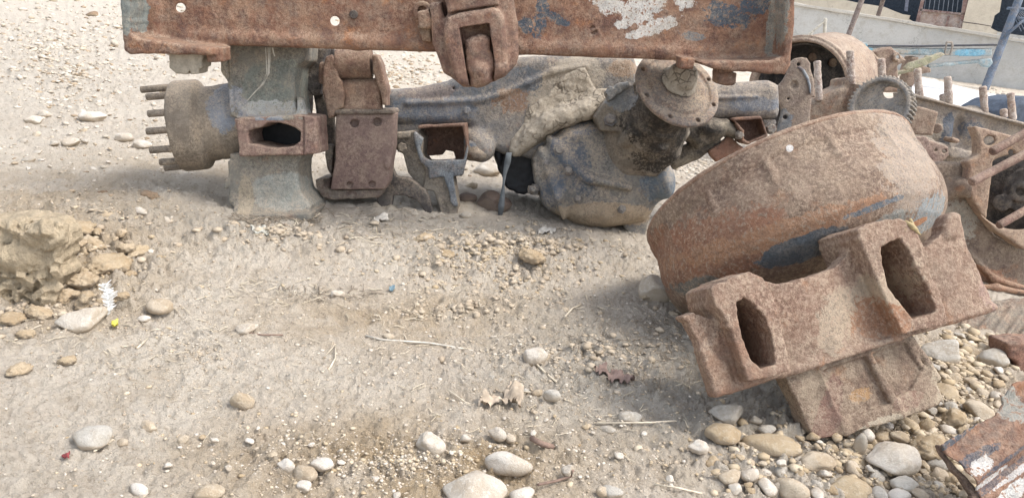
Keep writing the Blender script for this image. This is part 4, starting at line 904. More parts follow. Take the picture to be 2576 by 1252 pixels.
# foot under the differential
g = Solid(fa, 3); g.ext(Z('B', (1085, 1075), (1330, 1060), (1310, 1130), (1300, 1190), (1275, 1212), (1225, 1180), (1215, 1140), (1180, 1092)), 0, 70, r=5, jag=.8); g.build('drain_foot', M_DIFF, T, amp=.0015)
# right half of the axle
g = Solid(fa, 3)
g.ext(Z('N', (900, 110), (1400, 150), (1700, 230), (1900, 250), (1900, 480), (1400, 420), (900, 420)), 60, 150, r=20)
g.ext(Z('P', (480, 560), (600, 590), (800, 575), (960, 562), (1030, 600), (1036, 780), (1020, 832), (900, 842), (690, 835), (480, 850)), 20, 150, r=28)
g.cap([(*Z1('P', 560, 690), 18), (*Z1('P', 860, 680), 20)], 4, k=6); g.ext(Z('P', (900, 840), (995, 845), (1000, 880), (905, 880)), 40, 90, r=3)
g.build('axle_beam', metal('grey_axle_end', (.25, .225, .205), (.33, .295, .26), (.17, .17, .18), dust=.6, orange=.25, patches=[(1900, 262, D4, 70, 18, 0, (.16, .175, .2), .5)]), T, amp=.0013)
M_OIL = metal('oil_soaked_casting', (.06, .055, .05), (.30, .26, .19), (.04, .036, .033), dust=.35, orange=0, pit=.1, mott=1.)
g = Solid(fa, 3)
g.ext(Z('P', (330, 880), (420, 850), (660, 832), (745, 900), (752, 985), (700, 980), (650, 960), (570, 1005), (450, 1050), (400, 1000), (330, 970)), 0, 110, r=22); g.ell((*Z1('P', 530, 900), 10), (36, 24, 34), k=14)
g.cap([(*Z1('P', 270, 1120), 60), (*Z1('P', 420, 1060), 50), (*Z1('P', 560, 1000), 40)], [26, 22, 16], k=10)
g.build('brake_chamber', M_OIL, T, amp=.002, sc_=30)
bolt('bolt', fa.W(fa.q(*Z1('P', 738, 950), 0)), -fa.aw, 9*fa.s, 10*fa.s, M_AX, T); bolt('bolt', fa.W(fa.q(*Z1('P', 952, 905), 20)), -fa.aw, 12*fa.s, 14*fa.s, M_AX, T)
g = Solid(fa, 3); g.ext(Z('P', (686, 838), (780, 822), (895, 820), (912, 880), (940, 960), (800, 1022), (750, 1002), (752, 930)), -6, 60, r=3, jag=1)
g.ext(Z('P', (700, 850), (885, 838), (900, 900), (920, 945), (800, 1000), (765, 980), (765, 920)), -40, 40, r=3, op='-'); g.build('square_tube', M_TB, T, amp=.001)
g = Solid(fa, 3); g.ext(Z('P', (520, 1062), (600, 1010), (668, 950), (700, 985), (772, 1040), (575, 1140), (545, 1110)), 20, 40, r=3, jag=1); g.build('rusty_bracket', metal('orange_rust_bracket', (.30, .135, .08), (.33, .18, .12), dust=.3, orange=.6), T, amp=.001)
# dark plate standing on the ground behind the brake shoe
T = thing('steel_bracket', 'dark two-legged steel bracket standing on the ground below the axle left of the stones', 'bracket', WP(1010, 530, DG(1010, 530)))
g = Solid(Frame(1010, 480, 1.93, 14), 3)
g.ext(Z('M', (-60, 800), (20, 700), (80, 620), (100, 570), (140, 672), (240, 680), (330, 740), (400, 800), (440, 890), (466, 1000), (470, 1066), (440, 1010), (390, 1020), (375, 960), (320, 890), (230, 850), (110, 835), (95, 940), (-20, 960), (-40, 880)), 20, 44, r=3, jag=.8)
g.build('bracket_plate', M_DRK, T, amp=.001)
# ---------------------------------------------------------------- foreground drum with spoked hub
D5 = 1.49
M_DRUM = metal('speckled_rust_drum', (.26, .165, .115), (.32, .225, .155), (.17, .11, .085), dust=.30, orange=.25, pit=.55, mott=.8, speck=((.40, .31, .23), .32), patches=[
    (2265, 400, 1.34, 90, 150, 0, (.33, .27, .22), .95), (1790, 640, 1.3, 210, 95, -20, (.26, .135, .085), .6), (1960, 590, 1.28, 250, 34, -19, (.33, .185, .11), .9),
    (2036, 622, 1.27, 118, 36, -20, (.10, .115, .13), .3), (2090, 598, 1.27, 50, 22, -10, (.11, .125, .14), .5), (1774, 722, 1.36, 50, 26, -15, (.16, .155, .14), .6), (2190, 522, 1.28, 92, 8, -20, (.155, .18, .205), .7),
    (2312, 540, 1.38, 66, 44, -20, (.27, .30, .31), .75), (2230, 560, 1.3, 60, 22, -20, (.30, .31, .29), .8), (1987, 373, 1.30, 9, 9, 0, (.7, .68, .66), .1), (2290, 560, 1.36, 26, 9, -20, (.42, .19, .09), .5)])
M_HUBF = metal('pale_rust_hub', (.30, .175, .12), (.35, .235, .165), (.24, .135, .085), dust=.36, orange=.35, pit=.3, mott=.8, speck=((.42, .34, .26), .25), patches=[
    (1780, 900, 1.28, 70, 130, 20, (.24, .145, .10), .5), (2140, 745, 1.26, 120, 60, -20, (.37, .29, .21), .8), (2150, 790, 1.25, 66, 46, 0, (.30, .16, .095), .95), (2040, 800, 1.25, 40, 80, 20, (.36, .285, .21), .8), (2430, 720, 1.3, 45, 50, 0, (.33, .22, .18), .7)])
T = thing('drum_and_hub', 'big speckled rusty brake drum on a slotted spoked hub, tipped over in the right foreground', 'brake drum', WP(2150, 1060, 1.25))
fd = Frame(2038, 668, D5)
axd = np.array([-.31*.925, -.95*.925, .38]); axd /= np.linalg.norm(axd)
g = Solid(fd, 3.5)
g.rev((2038, 668, 0), axd, [(0, -72), (190, -68), (262, -50), (310, -24), (340, 6), (352, 34), (357, 62), (356, 100), (347, 155), (346, 168), (350, 176), (352, 196), (351, 214), (345, 218), (332, 218), (329, 205), (328, 50), (290, 0), (0, -40)], k=0)
e1 = np.cross(axd, [0, 0, 1.]); e1 /= np.linalg.norm(e1); e2 = np.cross(axd, e1)
if e2[2] > 0: e2 = -e2
for th in (-74, -52, -30, -6, 18, 42, 66):
    q = e1*math.sin(math.radians(th))+e2*math.cos(math.radians(th)); g.cap([tuple(q*350+axd*118), tuple(q*346+axd*166)], 5, raw=True, k=12)
g.ops = [g.ops[0]]+g.ops[1:]; DR = g.build('brake_drum', M_DRUM, T, amp=.0009, sc_=40)
g = Solid(fd, 3); g.rev((2038, 668, 0), axd, [(340, 210), (352, 210), (353, 216), (349, 223), (334, 223), (334, 214)]); g.build('drum_rim', metal('orange_rust_rim', (.33, .19, .12), (.40, .25, .17), (.24, .13, .09), dust=.5, orange=.4), DR, amp=.0006)
fh5 = Frame(2130, 850, 1.165, -8, -9)
g = Solid(fh5, 2.5)
plate = Z('C', (215, 1070), (270, 1050), (350, 1080), (400, 1065), (430, 960), (600, 900), (680, 918), (800, 892), (930, 842), (1000, 782), (1030, 722), (1050, 660), (1300, 640), (1350, 745), (1415, 700), (1455, 655), (1470, 600), (1500, 578), (1538, 590), (1546, 650), (1565, 745), (1625, 870), (1703, 1028))+Z('E', (1740, 190), (1500, 295), (1040, 448), (980, 470), (525, 592), (460, 400), (400, 230), (340, 110))
g.ext(plate, 6, 52, r=4, jag=1.1, warp=lambda u, v: 9*np.sin((u*.95-v*.3)/58)+.06*u*0)
g.ext(Z('C', (1452, 640), (1475, 598), (1500, 578), (1538, 590), (1546, 650), (1520, 700), (1470, 700)), -10, 50, r=12, k=14)
g.cap([(1808, 985, 12), (2000, 928, 8), (2260, 848, 6), (2500, 772, 14)], 9, k=12)
p1 = [(1787, 724), (1805, 711), (1886, 682), (1919, 698), (1946, 740), (1966, 805), (1976, 860), (1990, 930), (1930, 952), (1882, 958), (1862, 900), (1842, 840), (1818, 790), (1797, 762)]
p2 = [(2157, 578), (2176, 567), (2229, 550), (2267, 548), (2299, 566), (2315, 609), (2336, 679), (2369, 738), (2386, 799), (2369, 820), (2272, 840), (2251, 797), (2219, 732), (2192, 668), (2170, 620)]
g.ext(p1, -44, 130, r=5, k=8, jag=1.1); g.ext(p2, -44, 150, r=5, k=8, jag=1.1)
g.ext([(1853, 757), (1872, 748), (1900, 768), (1925, 800), (1940, 840), (1948, 880), (1951, 915), (1915, 928), (1888, 900), (1868, 850), (1856, 800)], -90, 118, flat=-44, r=4, op='-', k=4, jag=1.)
g.ext([(2216, 620), (2240, 606), (2267, 601), (2288, 631), (2315, 690), (2342, 738), (2355, 783), (2299, 801), (2267, 765), (2235, 722), (2221, 668)], -90, 118, flat=-44, r=4, op='-', k=4, jag=1.)
g.ext(Z('E', (520, 590), (640, 550), (600, 380), (470, 300), (430, 300)), -4, 40, r=8, k=20)
g.build('slotted_spokes', M_HUBF, T, amp=.0016, sc_=38, oct=5)
M_BLK = metal('caked_hub_barrel', (.27, .18, .125), (.35, .27, .19), (.18, .105, .075), dust=.55, orange=.35, pit=.2, patches=[
    (2030, 1010, 1.25, 30, 90, 20, (.20, .115, .09), .4), (2230, 985, 1.25, 46, 20, -15, (.24, .15, .115), .7), (2320, 930, 1.3, 60, 60, 0, (.46, .39, .29), .6), (2160, 1040, 1.25, 60, 18, -15, (.46, .40, .31), .6), (2120, 975, 1.24, 30, 16, -15, (.36, .22, .11), .95)])
g = Solid(fh5, 3)
bl = Z('E', (985, 450), (1790, 190), (1830, 270), (1880, 380), (1960, 470), (2010, 560), (2030, 615), (2000, 645), (1700, 745), (1380, 838), (1190, 878), (1140, 790), (1060, 600))
g.ext(bl, 20, 84, r=4, jag=.8, warp=lambda u, v: .0004*(u*.94-v*.3)**2)
for a, b_, r_ in (((1195, 400), (1370, 835), 5), ((1510, 300), (1715, 700), 6), ((1790, 220), (1960, 470), 8)): g.cap([(*Z1('E', *a), 27+(12 if a[0] > 1700 else 0)), (*Z1('E', *b_), 27+(12 if a[0] > 1700 else 0))], r_, k=18)
g.ext(Z('E', (1215, 430), (1500, 330), (1660, 640), (1380, 740), (1330, 700)), -10, 34, op='-', r=6, k=6, flat=20); g.ext(Z('E', (1540, 320), (1770, 240), (1880, 420), (1800, 560), (1700, 600)), -10, 38, op='-', r=6, k=6, flat=20)
g.build('hub_barrel', M_BLK, T, amp=.002, sc_=34, oct=5)
# dry leaf caught behind the post and a bit of white grit on the hub
leaf = plain('dry_ochre_leaf', (.36, .28, .15), .8)
lf = thing('dry_leaf', 'curled ochre leaf caught between the drum and the right slotted spoke', 'leaf', WP(2300, 580, 1.22))
g = Solid(fh5, 2); g.cap([(2278, 556, -40), (2296, 572, -46), (2316, 590, -40)], [3, 6, 2]); g.cap([(2290, 552, -44), (2306, 580, -46)], [2, 5]); g.cap([(2280, 575, -44), (2270, 590, -42)], 1.5); g.build('leaf_blade', leaf, lf, amp=.0015, sc_=90)
# ---------------------------------------------------------------- scrap behind the drum on the right
M_R1 = metal('brown_scrap', (.29, .19, .14), (.37, .27, .20), (.19, .125, .10), dust=.6, orange=.25, pit=.3)
M_R2 = metal('grey_scrap', (.26, .235, .21), (.35, .31, .27), (.17, .155, .145), dust=.6, orange=.15, pit=.3)
M_R3 = metal('tan_scrap', (.36, .24, .165), (.43, .31, .22), (.27, .165, .115), dust=.55, orange=.3, pit=.15)
M_STB = metal('flaky_stud', (.46, .35, .28), (.56, .48, .42), (.28, .16, .12), dust=.5, orange=.2, speck=((.62, .57, .52), .4))
# rear drum
T = thing('rear_brake_drum', 'open rusty brake drum facing left behind the end of the beam', 'brake drum', WP(2010, 300, 2.9))
fe = Frame(2009, 222, 2.9); a = np.array([-.60, .22, -.77]); a /= np.linalg.norm(a)
g = Solid(fe, 3); g.rev((2009, 222, 0), a, [(0, -275), (120, -275), (134, -250), (124, -20), (129, -14), (130, 0), (122, 0), (122, 6), (114, 6), (112, -6), (110, -130), (0, -136)])
c0 = np.array(fe.q(2009, 222, 0)); e1 = np.cross(a, [0, 1, 0]); e1 /= np.linalg.norm(e1); e2 = np.cross(a, e1)
for i in range(1): pass
g.build('drum_shell', metal('pale_rust_drum', (.36, .24, .17), (.44, .34, .26), (.25, .15, .11), dust=.55, orange=.3), T, amp=.001)
g = Solid(fe, 3); g.rev((2009, 222, 0), a, [(0, -134), (109, -134), (110, -16), (106, -16), (104, -112), (80, -122), (0, -122)])
for i in range(8): q = c0+a*-122+(e1*math.cos(i*.785)+e2*math.sin(i*.785))*72; g.cyl(tuple(q+a*20), tuple(q-a*30), 12, op='-', raw=True)
g.build('drum_interior', metal('greasy_shade_interior', (.055, .055, .06), (.09, .085, .085), (.04, .04, .04), dust=.25, orange=.05), T, amp=.001)  # greasy dark metal colour that also stands in for the drum's inner shade
# anchor plate
T = thing('anchor_plate', 'domed brown anchor plate with a blue-grey edge at the right end of the axle', 'steel plate', WP(2010, 330, 2.15))
f1 = Frame(2010, 240, 2.12, 8, 12); g = Solid(f1, 2.5)
g.ext(Z('D', (298, 772), (325, 720), (385, 650), (412, 590), (432, 530), (470, 488), (520, 474), (575, 482), (604, 520), (604, 580), (632, 640), (640, 700), (636, 790), (612, 800), (606, 1010), (500, 1060), (400, 1090), (330, 1100), (345, 1000), (365, 900), (330, 850)), 0, 14, r=4, jag=.5, warp=lambda u, v: .0035*u*u-8)
for x, y, r in ((425, 812, 3), (400, 962, 5.5), (508, 530, 5)): g.cyl((*Z1('D', x, y), -60), (*Z1('D', x, y), 60), r, op='-', r=0)
g.ell((*Z1('D', 472, 700), -6), (9, 11, 6), op='-', k=4); g.build('plate_body', metal('brown_plate', (.27, .20, .155), (.33, .26, .205), (.21, .15, .12), dust=.5, orange=.15, patches=[(1975, 310, 2.1, 26, 40, 0, (.20, .22, .24), .5)]), T, amp=.0012)
g = Solid(f1, 2.5); g.ext(Z('D', (496, 552), (525, 544), (560, 570), (594, 630), (614, 700), (614, 775), (604, 770), (594, 710), (570, 640), (535, 585)), -12, 4, r=2, warp=lambda u, v: 0*u); g.build('blue_edge', metal('blue_edge', (.24, .30, .37), (.32, .37, .42), dust=.3, orange=0, pit=.1), T, amp=.0005)
g = Solid(f1, 2.5); g.ext(Z('D', (412, 590), (440, 510), (480, 478), (545, 470), (600, 505), (610, 570), (640, 650), (645, 800), (610, 790), (605, 640), (575, 580), (560, 520), (510, 500), (460, 530), (440, 600)), 14, 34, r=4); g.build('plate_flange', M_R1, T, amp=.001)
# cast foot with studs
T = thing('cast_carrier', 'rounded rust brown casting between the anchor plate and the gear', 'casting', WP(2110, 320, 2.3))
f2 = Frame(2100, 250, 2.35, 10); g = Solid(f2, 3)
g.ext(Z('D', (560, 1080), (572, 930), (600, 850), (680, 800), (800, 745), (895, 700), (905, 640), (965, 628), (1075, 664), (1085, 700), (1060, 780), (1020, 1080)), 0, 110, r=14, warp=lambda u, v: .2*np.abs(u))
g.ext(Z('D', (1000, 690), (1045, 690), (1000, 800), (960, 920), (930, 920), (960, 800)), -16, 30, r=4, k=5); g.build('carrier_body', metal('carrier', (.28, .20, .15), (.35, .27, .20), (.33, .17, .10), dust=.55, orange=.4), T, amp=.0016)
def stud(fr, k, x0, y0, x1, y1, r, par, w=0):
    P0, P1 = np.array(fr.q(*Z1(k, x0, y0), w)), np.array(fr.q(*Z1(k, x1, y1), w)); g = Solid(fr, 2); g.cyl(tuple(P0), tuple(P1), r*.97, r, r=3, raw=True)
    n = int(np.linalg.norm(P1-P0)/5)
    for i in range(1, n): g.rev(tuple(P0+(P1-P0)*i/n), (P1-P0), [(0, -1.2), (r*.95+.8*(i % 2), -1.2), (r*.95+.8*(i % 2), 1.2), (0, 1.2)], k=2, raw=True)
    return g.build('stud', M_STB, par, amp=.0016, sc_=80)
stud(f2, 'D', 662, 500, 680, 830, 8.8, T, 10); stud(f2, 'D', 932, 415, 945, 700, 9.5, T, 10)
# gear
T = thing('gear_wheel', 'grey toothed gear wheel with an oval hole, standing on edge behind the drum', 'gear', WP(2210, 320, 2.2))
f3 = Frame(2217, 258, 2.2); a = np.array([-.62, -.12, -.78]); a /= np.linalg.norm(a)
g = Solid(f3, 2.5); cg = (2214, 266, 0); g.rev(cg, a, [(0, -18), (58, -18), (60, -44), (69, -44), (71, -42), (71, 8), (62, 8), (59, -8), (0, -8)])
cc = np.array(f3.q(*cg)); e1 = np.cross(a, [0, 1, 0]); e1 /= np.linalg.norm(e1); e2 = np.cross(a, e1)
for i in range(44):
    th = 2*math.pi*i/44; r_ = e1*math.cos(th)+e2*math.sin(th); tt = np.cross(a, r_)
    g.box(tuple(cc+r_*73-a*18), (4.2, 2.6, 24), M=[r_, tt, a], raw=True, r=1)
q = cc-e1*0; hc = np.array(f3.q(*Z1('V', 862, 720), 0)); g.cyl(tuple(hc+a*60), tuple(hc-a*60), 17, op='-', raw=True)
g.build('gear_disc', metal('dark_grey_gear', (.25, .25, .245), (.33, .315, .29), (.14, .14, .14), dust=.75, orange=.15), T, amp=.0014)
# long engine casting with studs
T = thing('engine_casting', 'long grey-brown engine casting with a row of flaky studs along its top at the right', 'engine block', WP(2420, 420, 2.5))
f4 = Frame(2400, 300, 2.55, 12, -6); g = Solid(f4, 3)
g.ext(Z('H', (560, 132), (1000, 245), (1527, 380), (1800, 450), (1800, 900), (1440, 900), (1140, 860), (900, 800), (600, 720)), 30, 110, r=3, warp=lambda u, v: .12*v)
g.ext(Z('H', (560, 132), (1527, 380), (1800, 450), (1800, 470), (1527, 402), (560, 152)), 0, 44, r=2)
g.ell((*Z1('H', 880, 430), 34), (34, 40, 22), k=12); g.ell((*Z1('H', 1090, 400), 36), (40, 50, 24), k=12); g.ell((*Z1('H', 985, 440), 20), (14, 36, 16), op='-', k=10)
g.ext(Z('H', (740, 500), (900, 560), (1160, 632), (1160, 665), (1060, 690), (930, 672), (900, 640), (700, 560)), -24, 50, r=6, jag=1)
g.build('casting_body', metal('engine_casting', (.30, .25, .205), (.38, .33, .28), (.19, .17, .16), dust=.55, orange=.2, patches=[(2420, 322, 2.5, 20, 44, 0, (.11, .13, .16), .4), (2490, 318, 2.5, 36, 22, 10, (.12, .13, .15), .6), (2380, 320, 2.5, 24, 30, 0, (.42, .37, .30), .5)]), T, amp=.0018, sc_=30)
for x0, y0, x1, y1, w_ in ((1485, 562, 1502, 800, 22), (1735, 628, 1748, 860, 22), (1696, 775, 1702, 850, 30), (2024, 708, 2042, 930, 22), (2250, 762, 2272, 990, 22), (2190, 895, 2200, 970, 14), (1192, 480, 1196, 640, 26)): stud(f4, 'D', x0, y0, x1, y1, 8.8, T, w_)
g = Solid(f4, 2.5); g.ext(Z('H', (930, 520), (945, 500), (1000, 520), (1000, 545), (980, 552), (932, 535)), -34, 0, r=3); g.build('block_nut', M_R3, T, amp=.001)
T = thing('angle_bracket', 'tan folded steel plate standing on the engine casting beside a round bolt', 'bracket', WP(2330, 300, 2.35))
f5 = Frame(2330, 300, 2.34, 8, 10); g = Solid(f5, 2.5)
g.ext(Z('H', (640, 246), (735, 265), (824, 296), (800, 390), (782, 490), (700, 485), (585, 470), (600, 330)), 0, 12, r=3, jag=.5); g.build('bracket_plate', M_R3, T, amp=.0009)
g = Solid(f5, 2.5); g.cyl((*Z1('H', 812, 430), 16), (*Z1('H', 812, 430), 40), 13); g.build('bolt', M_R1, T, amp=.0007)
T = thing('drilled_bracket', 'purple-brown bracket with two holes and a slot touching the drum rim side', 'bracket', WP(2350, 400, 2.2))
f6 = Frame(2350, 380, 2.15, 6, -12); g = Solid(f6, 2.5)
g.ext(Z('H', (560, 480), (735, 498), (745, 520), (905, 575), (914, 650), (860, 700), (780, 752), (740, 760), (640, 700)), 0, 12, r=2.5, jag=.5)
for x, y, r in ((798, 607, 3.2), (870, 617, 4.6)): g.cyl((*Z1('H', x, y), -20), (*Z1('H', x, y), 30), r, op='-', r=0)
g.ext(Z('H', (715, 655), (770, 675), (775, 700), (755, 720), (715, 690)), -20, 30, op='-'); g.build('bracket_plate', metal('purple_rust', (.27, .17, .14), (.32, .21, .17), (.2, .13, .11), dust=.45, orange=.1), T, amp=.0008)
# axle carrier with round opening
T = thing('round_housing', 'large tan cast housing with a dark round opening at the right edge', 'housing', WP(2520, 760, 1.95))
f7 = Frame(2500, 550, 1.95, 6, 0); g = Solid(f7, 3)
ring = Z('H', (1112, 405), (1150, 412), (1440, 490), (1527, 515), (1760, 560), (1900, 900), (1800, 1400), (1527, 1420), (1290, 1262), (1180, 1130), (1100, 1000), (1062, 870), (1080, 760), (1060, 700), (1160, 640), (1160, 520))
g.ext(ring, 0, 36, r=4, jag=.5); g.cyl((2562, 482, -30), (2562, 482, 120), 96, op='-', r=0, k=4)
for x, y, r in ((1238, 528, 12), (1418, 622, 6), (1330, 600, 2.5)): g.cyl((*Z1('H', x, y), -30), (*Z1('H', x, y), 60), r, op='-', r=0)
g.build('flange', metal('pale_tan_rust', (.42, .28, .19), (.49, .35, .245), (.33, .20, .14), dust=.45, orange=.35), T, amp=.0009)  # pale tan is the flange's own rust colour
g = Solid(f7, 3.5); g.ext(Z('S', (180, 345), (300, 296), (420, 302), (432, 400), (470, 520), (560, 650), (700, 720), (1000, 760), (1000, 1000), (700, 985), (550, 962), (440, 930), (200, 800)), 40, 300, r=14, warp=lambda u, v: .0007*(u*.6-v*.8)**2+.05*v)
g.cap([(*Z1('S', 250, 470), 40), (*Z1('S', 400, 420), 14), (*Z1('S', 440, 440), 10)], 16, k=26); g.cap([(*Z1('S', 330, 600), 40), (*Z1('S', 460, 560), 14)], 14, op='-', k=24); g.cap([(*Z1('S', 430, 900), 10), (*Z1('S', 560, 900), 0), (*Z1('S', 800, 950), -10)], 8, k=14)
g.cap([(2440, 640, 40), (2500, 700, 36), (2620, 740, 30)], 8, k=12)
g.cyl((2562, 482, -60), (2562, 482, 320), 100, op='-', k=4)
g.build('cast_body', metal('brown_housing', (.22, .15, .105), (.29, .215, .155), (.15, .10, .08), dust=.4, orange=.3, patches=[(2430, 560, 1.95, 50, 60, 0, (.33, .30, .25), .6), (2500, 700, 1.95, 110, 30, 15, (.34, .19, .12), .5)]), T, amp=.002, sc_=26)
g = Solid(f7, 3.5); g.cyl((2570, 480, 110), (2570, 480, 130), 150); g.cyl((2520, 510, 60), (2520, 510, 100), 22, 18); g.cyl((2566, 482, 40), (2566, 482, 100), 26, 20, k=8); g.cyl((2566, 482, 30), (2566, 482, 60), 11, op='-'); g.cyl((2592, 480, 40), (2592, 480, 100), 60, op='+', k=6)
g.build('inner_wheel', metal('dark_inner', (.09, .08, .075), (.15, .13, .115), (.06, .055, .05), dust=.35, orange=.05), T, amp=.0015)
MRD = metal('rust_rod', (.24, .13, .10), (.31, .19, .145), (.17, .10, .08), dust=.4, orange=.2)
for i, (x0, y0, x1, y1, dd, r, lab) in enumerate(((1262, 622, 1900, 262, 1.85, 11, 'upper rusty steel rod slanting up to the right across the tan housing'), (1092, 873, 1900, 450, 1.78, 11, 'middle rusty steel rod crossing the rim of the round opening'), (1318, 1226, 1900, 890, 1.82, 10, 'lowest rusty rod crossing the foot of the dark round opening'))):
    t = thing('steel_rod', lab, 'rod', WP(*Z1('H', x0, y0), dd), 'rods across the housing')
    fr_ = Frame(2540, 450, dd, 0); A_, B_ = fr_.W(fr_.q(*Z1('H', x0, y0), 0)), fr_.W(fr_.q(*Z1('H', x1, y1), 60)); n_ = (B_-A_)/np.linalg.norm(B_-A_)
    tube('rod_bar', [A_, A_+n_*.004]+[A_+(B_-A_)*k/12 for k in range(1, 13)], [r*.85*dd/FPX]+[r*dd/FPX]*13, MRD, t, seg=18, wob=.015)
# finned cover lying under the housing
T = thing('finned_cover', 'weathered ribbed cast cover leaning under the housing above the gravel', 'finned cover', WP(2450, 880, 1.66))
f8 = Frame(2470, 800, 1.72, -14); g = Solid(f8, 3)
g.ext(Z('G', (380, 190), (470, 100), (620, -10), (1041, -60), (1300, -60), (1300, 300), (1000, 262), (900, 320), (700, 350), (540, 320)), 0, 40, r=5, jag=1, slope=(0, -.3))
for a_, b_ in (((560, 235), (720, 20)), ((650, 290), (880, 0)), ((760, 300), (960, 20)), ((900, 240), (1040, 50)), ((480, 190), (600, 40)), ((980, 250), (1140, 40))): g.cap([(*Z1('G', *a_), -22), (*Z1('G', *b_), 12)], 4.5, k=9)
g.build('cover_body', metal('weathered_cover', (.24, .20, .16), (.31, .27, .22), (.27, .16, .11), dust=.45, orange=.3), T, amp=.0018, sc_=30)
T = thing('rusty_block', 'red-brown iron lump half hidden at the right edge above the torn sheet', 'iron lump', WP(2570, 910, 1.5))
g = Solid(Frame(2560, 880, 1.52, 8), 3); g.ext(Z('G', (940, 250), (1041, 236), (1200, 236), (1200, 620), (990, 520), (1000, 380), (940, 340)), 0, 90, r=8, jag=1); g.build('lump_body', metal('red_brown_lump', (.30, .14, .09), (.35, .19, .13), dust=.3, orange=.4), T, amp=.002)
# torn sheet
T = thing('torn_steel_sheet', 'torn scorched steel sheet with orange, black and white streaks in the lower right corner', 'sheet metal', WP(2440, 1250, 1.1))
f9 = Frame(2480, 1130, 1.0, -14, -8); g = Solid(f9, 2.5)
sheet = Z('G', (480, 905), (590, 850), (720, 785), (880, 712), (930, 640), (885, 572), (930, 590), (985, 505), (1041, 490), (1300, 400), (1300, 1500), (900, 1500), (770, 1260), (650, 1100), (560, 1000))
g.ext(sheet, 0, 9, r=3, jag=1.2, warp=lambda u, v: 13*np.sin((u*.5+v*.86)/24)+5*np.sin((u*.5+v*.86)/9)+.1*u)
M_SH = metal('scorched_sheet', (.27, .125, .075), (.33, .175, .11), (.10, .085, .085), dust=.25, orange=.4, pit=.4, mott=.7, patches=[
    (2420, 1085, 1.0, 90, 12, -28, (.10, .11, .13), .7), (2440, 1140, 1.0, 70, 14, -20, (.09, .09, .11), .6), (2450, 1160, 1.0, 36, 18, -20, (.60, .59, .57), .8), (2480, 1195, 1.0, 60, 9, -25, (.58, .57, .55), .8), (2560, 1190, 1.0, 80, 8, -25, (.55, .54, .53), .9), (2540, 1230, 1.0, 60, 16, -30, (.60, .60, .58), .8), (2530, 1150, 1.0, 110, 8, -25, (.10, .10, .12), .7), (2570, 1020, 1.0, 40, 45, 0, (.30, .30, .27), .7), (2490, 1210, 1.0, 120, 8, -28, (.12, .10, .11), .7)])
g.build('sheet_skin', M_SH, T, amp=.0012, sc_=60)
g = Solid(f9, 2.5); g.ext(Z('G', (484, 908), (500, 905), (530, 960), (600, 1040), (680, 1120), (800, 1260), (860, 1400), (760, 1400), (700, 1252), (610, 1140), (550, 1030), (515, 980)), 8, 24, r=3, jag=1); g.ext(Z('G', (575, 1060), (640, 1120), (720, 1240), (680, 1240), (600, 1130)), -10, 50, op='-', r=2)
g.build('folded_edge', metal('dark_fold', (.13, .085, .065), (.19, .125, .095), dust=.3), T, amp=.001)
# lever with a hook
T = thing('hooked_lever', 'rusty lever with a curled hook lying beyond the studs beside the rear drum', 'lever', WP(2240, 180, 3.3))
fl = Frame(2230, 150, 3.3, 14); g = Solid(fl, 2.5)
g.cap([(*Z1('D', 1030, 405), 0), (*Z1('D', 1090, 450), 0), (*Z1('D', 1150, 520), 0), (*Z1('D', 1165, 600), 4)], [8, 10, 11, 8])
g.ext(Z('D', (1120, 425), (1200, 392), (1280, 385), (1345, 440), (1405, 500), (1330, 540), (1240, 600), (1180, 600), (1160, 500)), 6, 40, r=8, k=8, jag=.8)
g.cyl((*Z1('D', 1315, 470), -20), (*Z1('D', 1315, 470), 60), 6, op='-'); g.cap([(*Z1('D', 1320, 440), 4), (*Z1('D', 1292, 458), 0), (*Z1('D', 1296, 486), 2), (*Z1('D', 1322, 498), 4)], 3.5, k=2)
g.ext(Z('D', (1180, 560), (1330, 530), (1340, 760), (1180, 760)), 16, 60, r=6, k=6); g.build('lever_arm', M_R1, T, amp=.0018)
tr = thing('dark_tarpaulin', 'dark blue tarpaulin heaped at the right edge behind the studs', 'tarpaulin', WP(2560, 300, 3.4)); f_ = Frame(2560, 270, 3.4, 14); g = Solid(f_, 4)
g.ext(Z('H', (1250, 300), (1290, 262), (1390, 200), (1480, 178), (1560, 165), (1900, 200), (1900, 520), (1400, 520)), 0, 160, r=26, warp=lambda u, v: 10*np.sin(u/18+v/30)); g.build('tarp_cloth', plain('dark_blue_tarp', (.07, .085, .11), .7), tr, amp=.004, sc_=12)
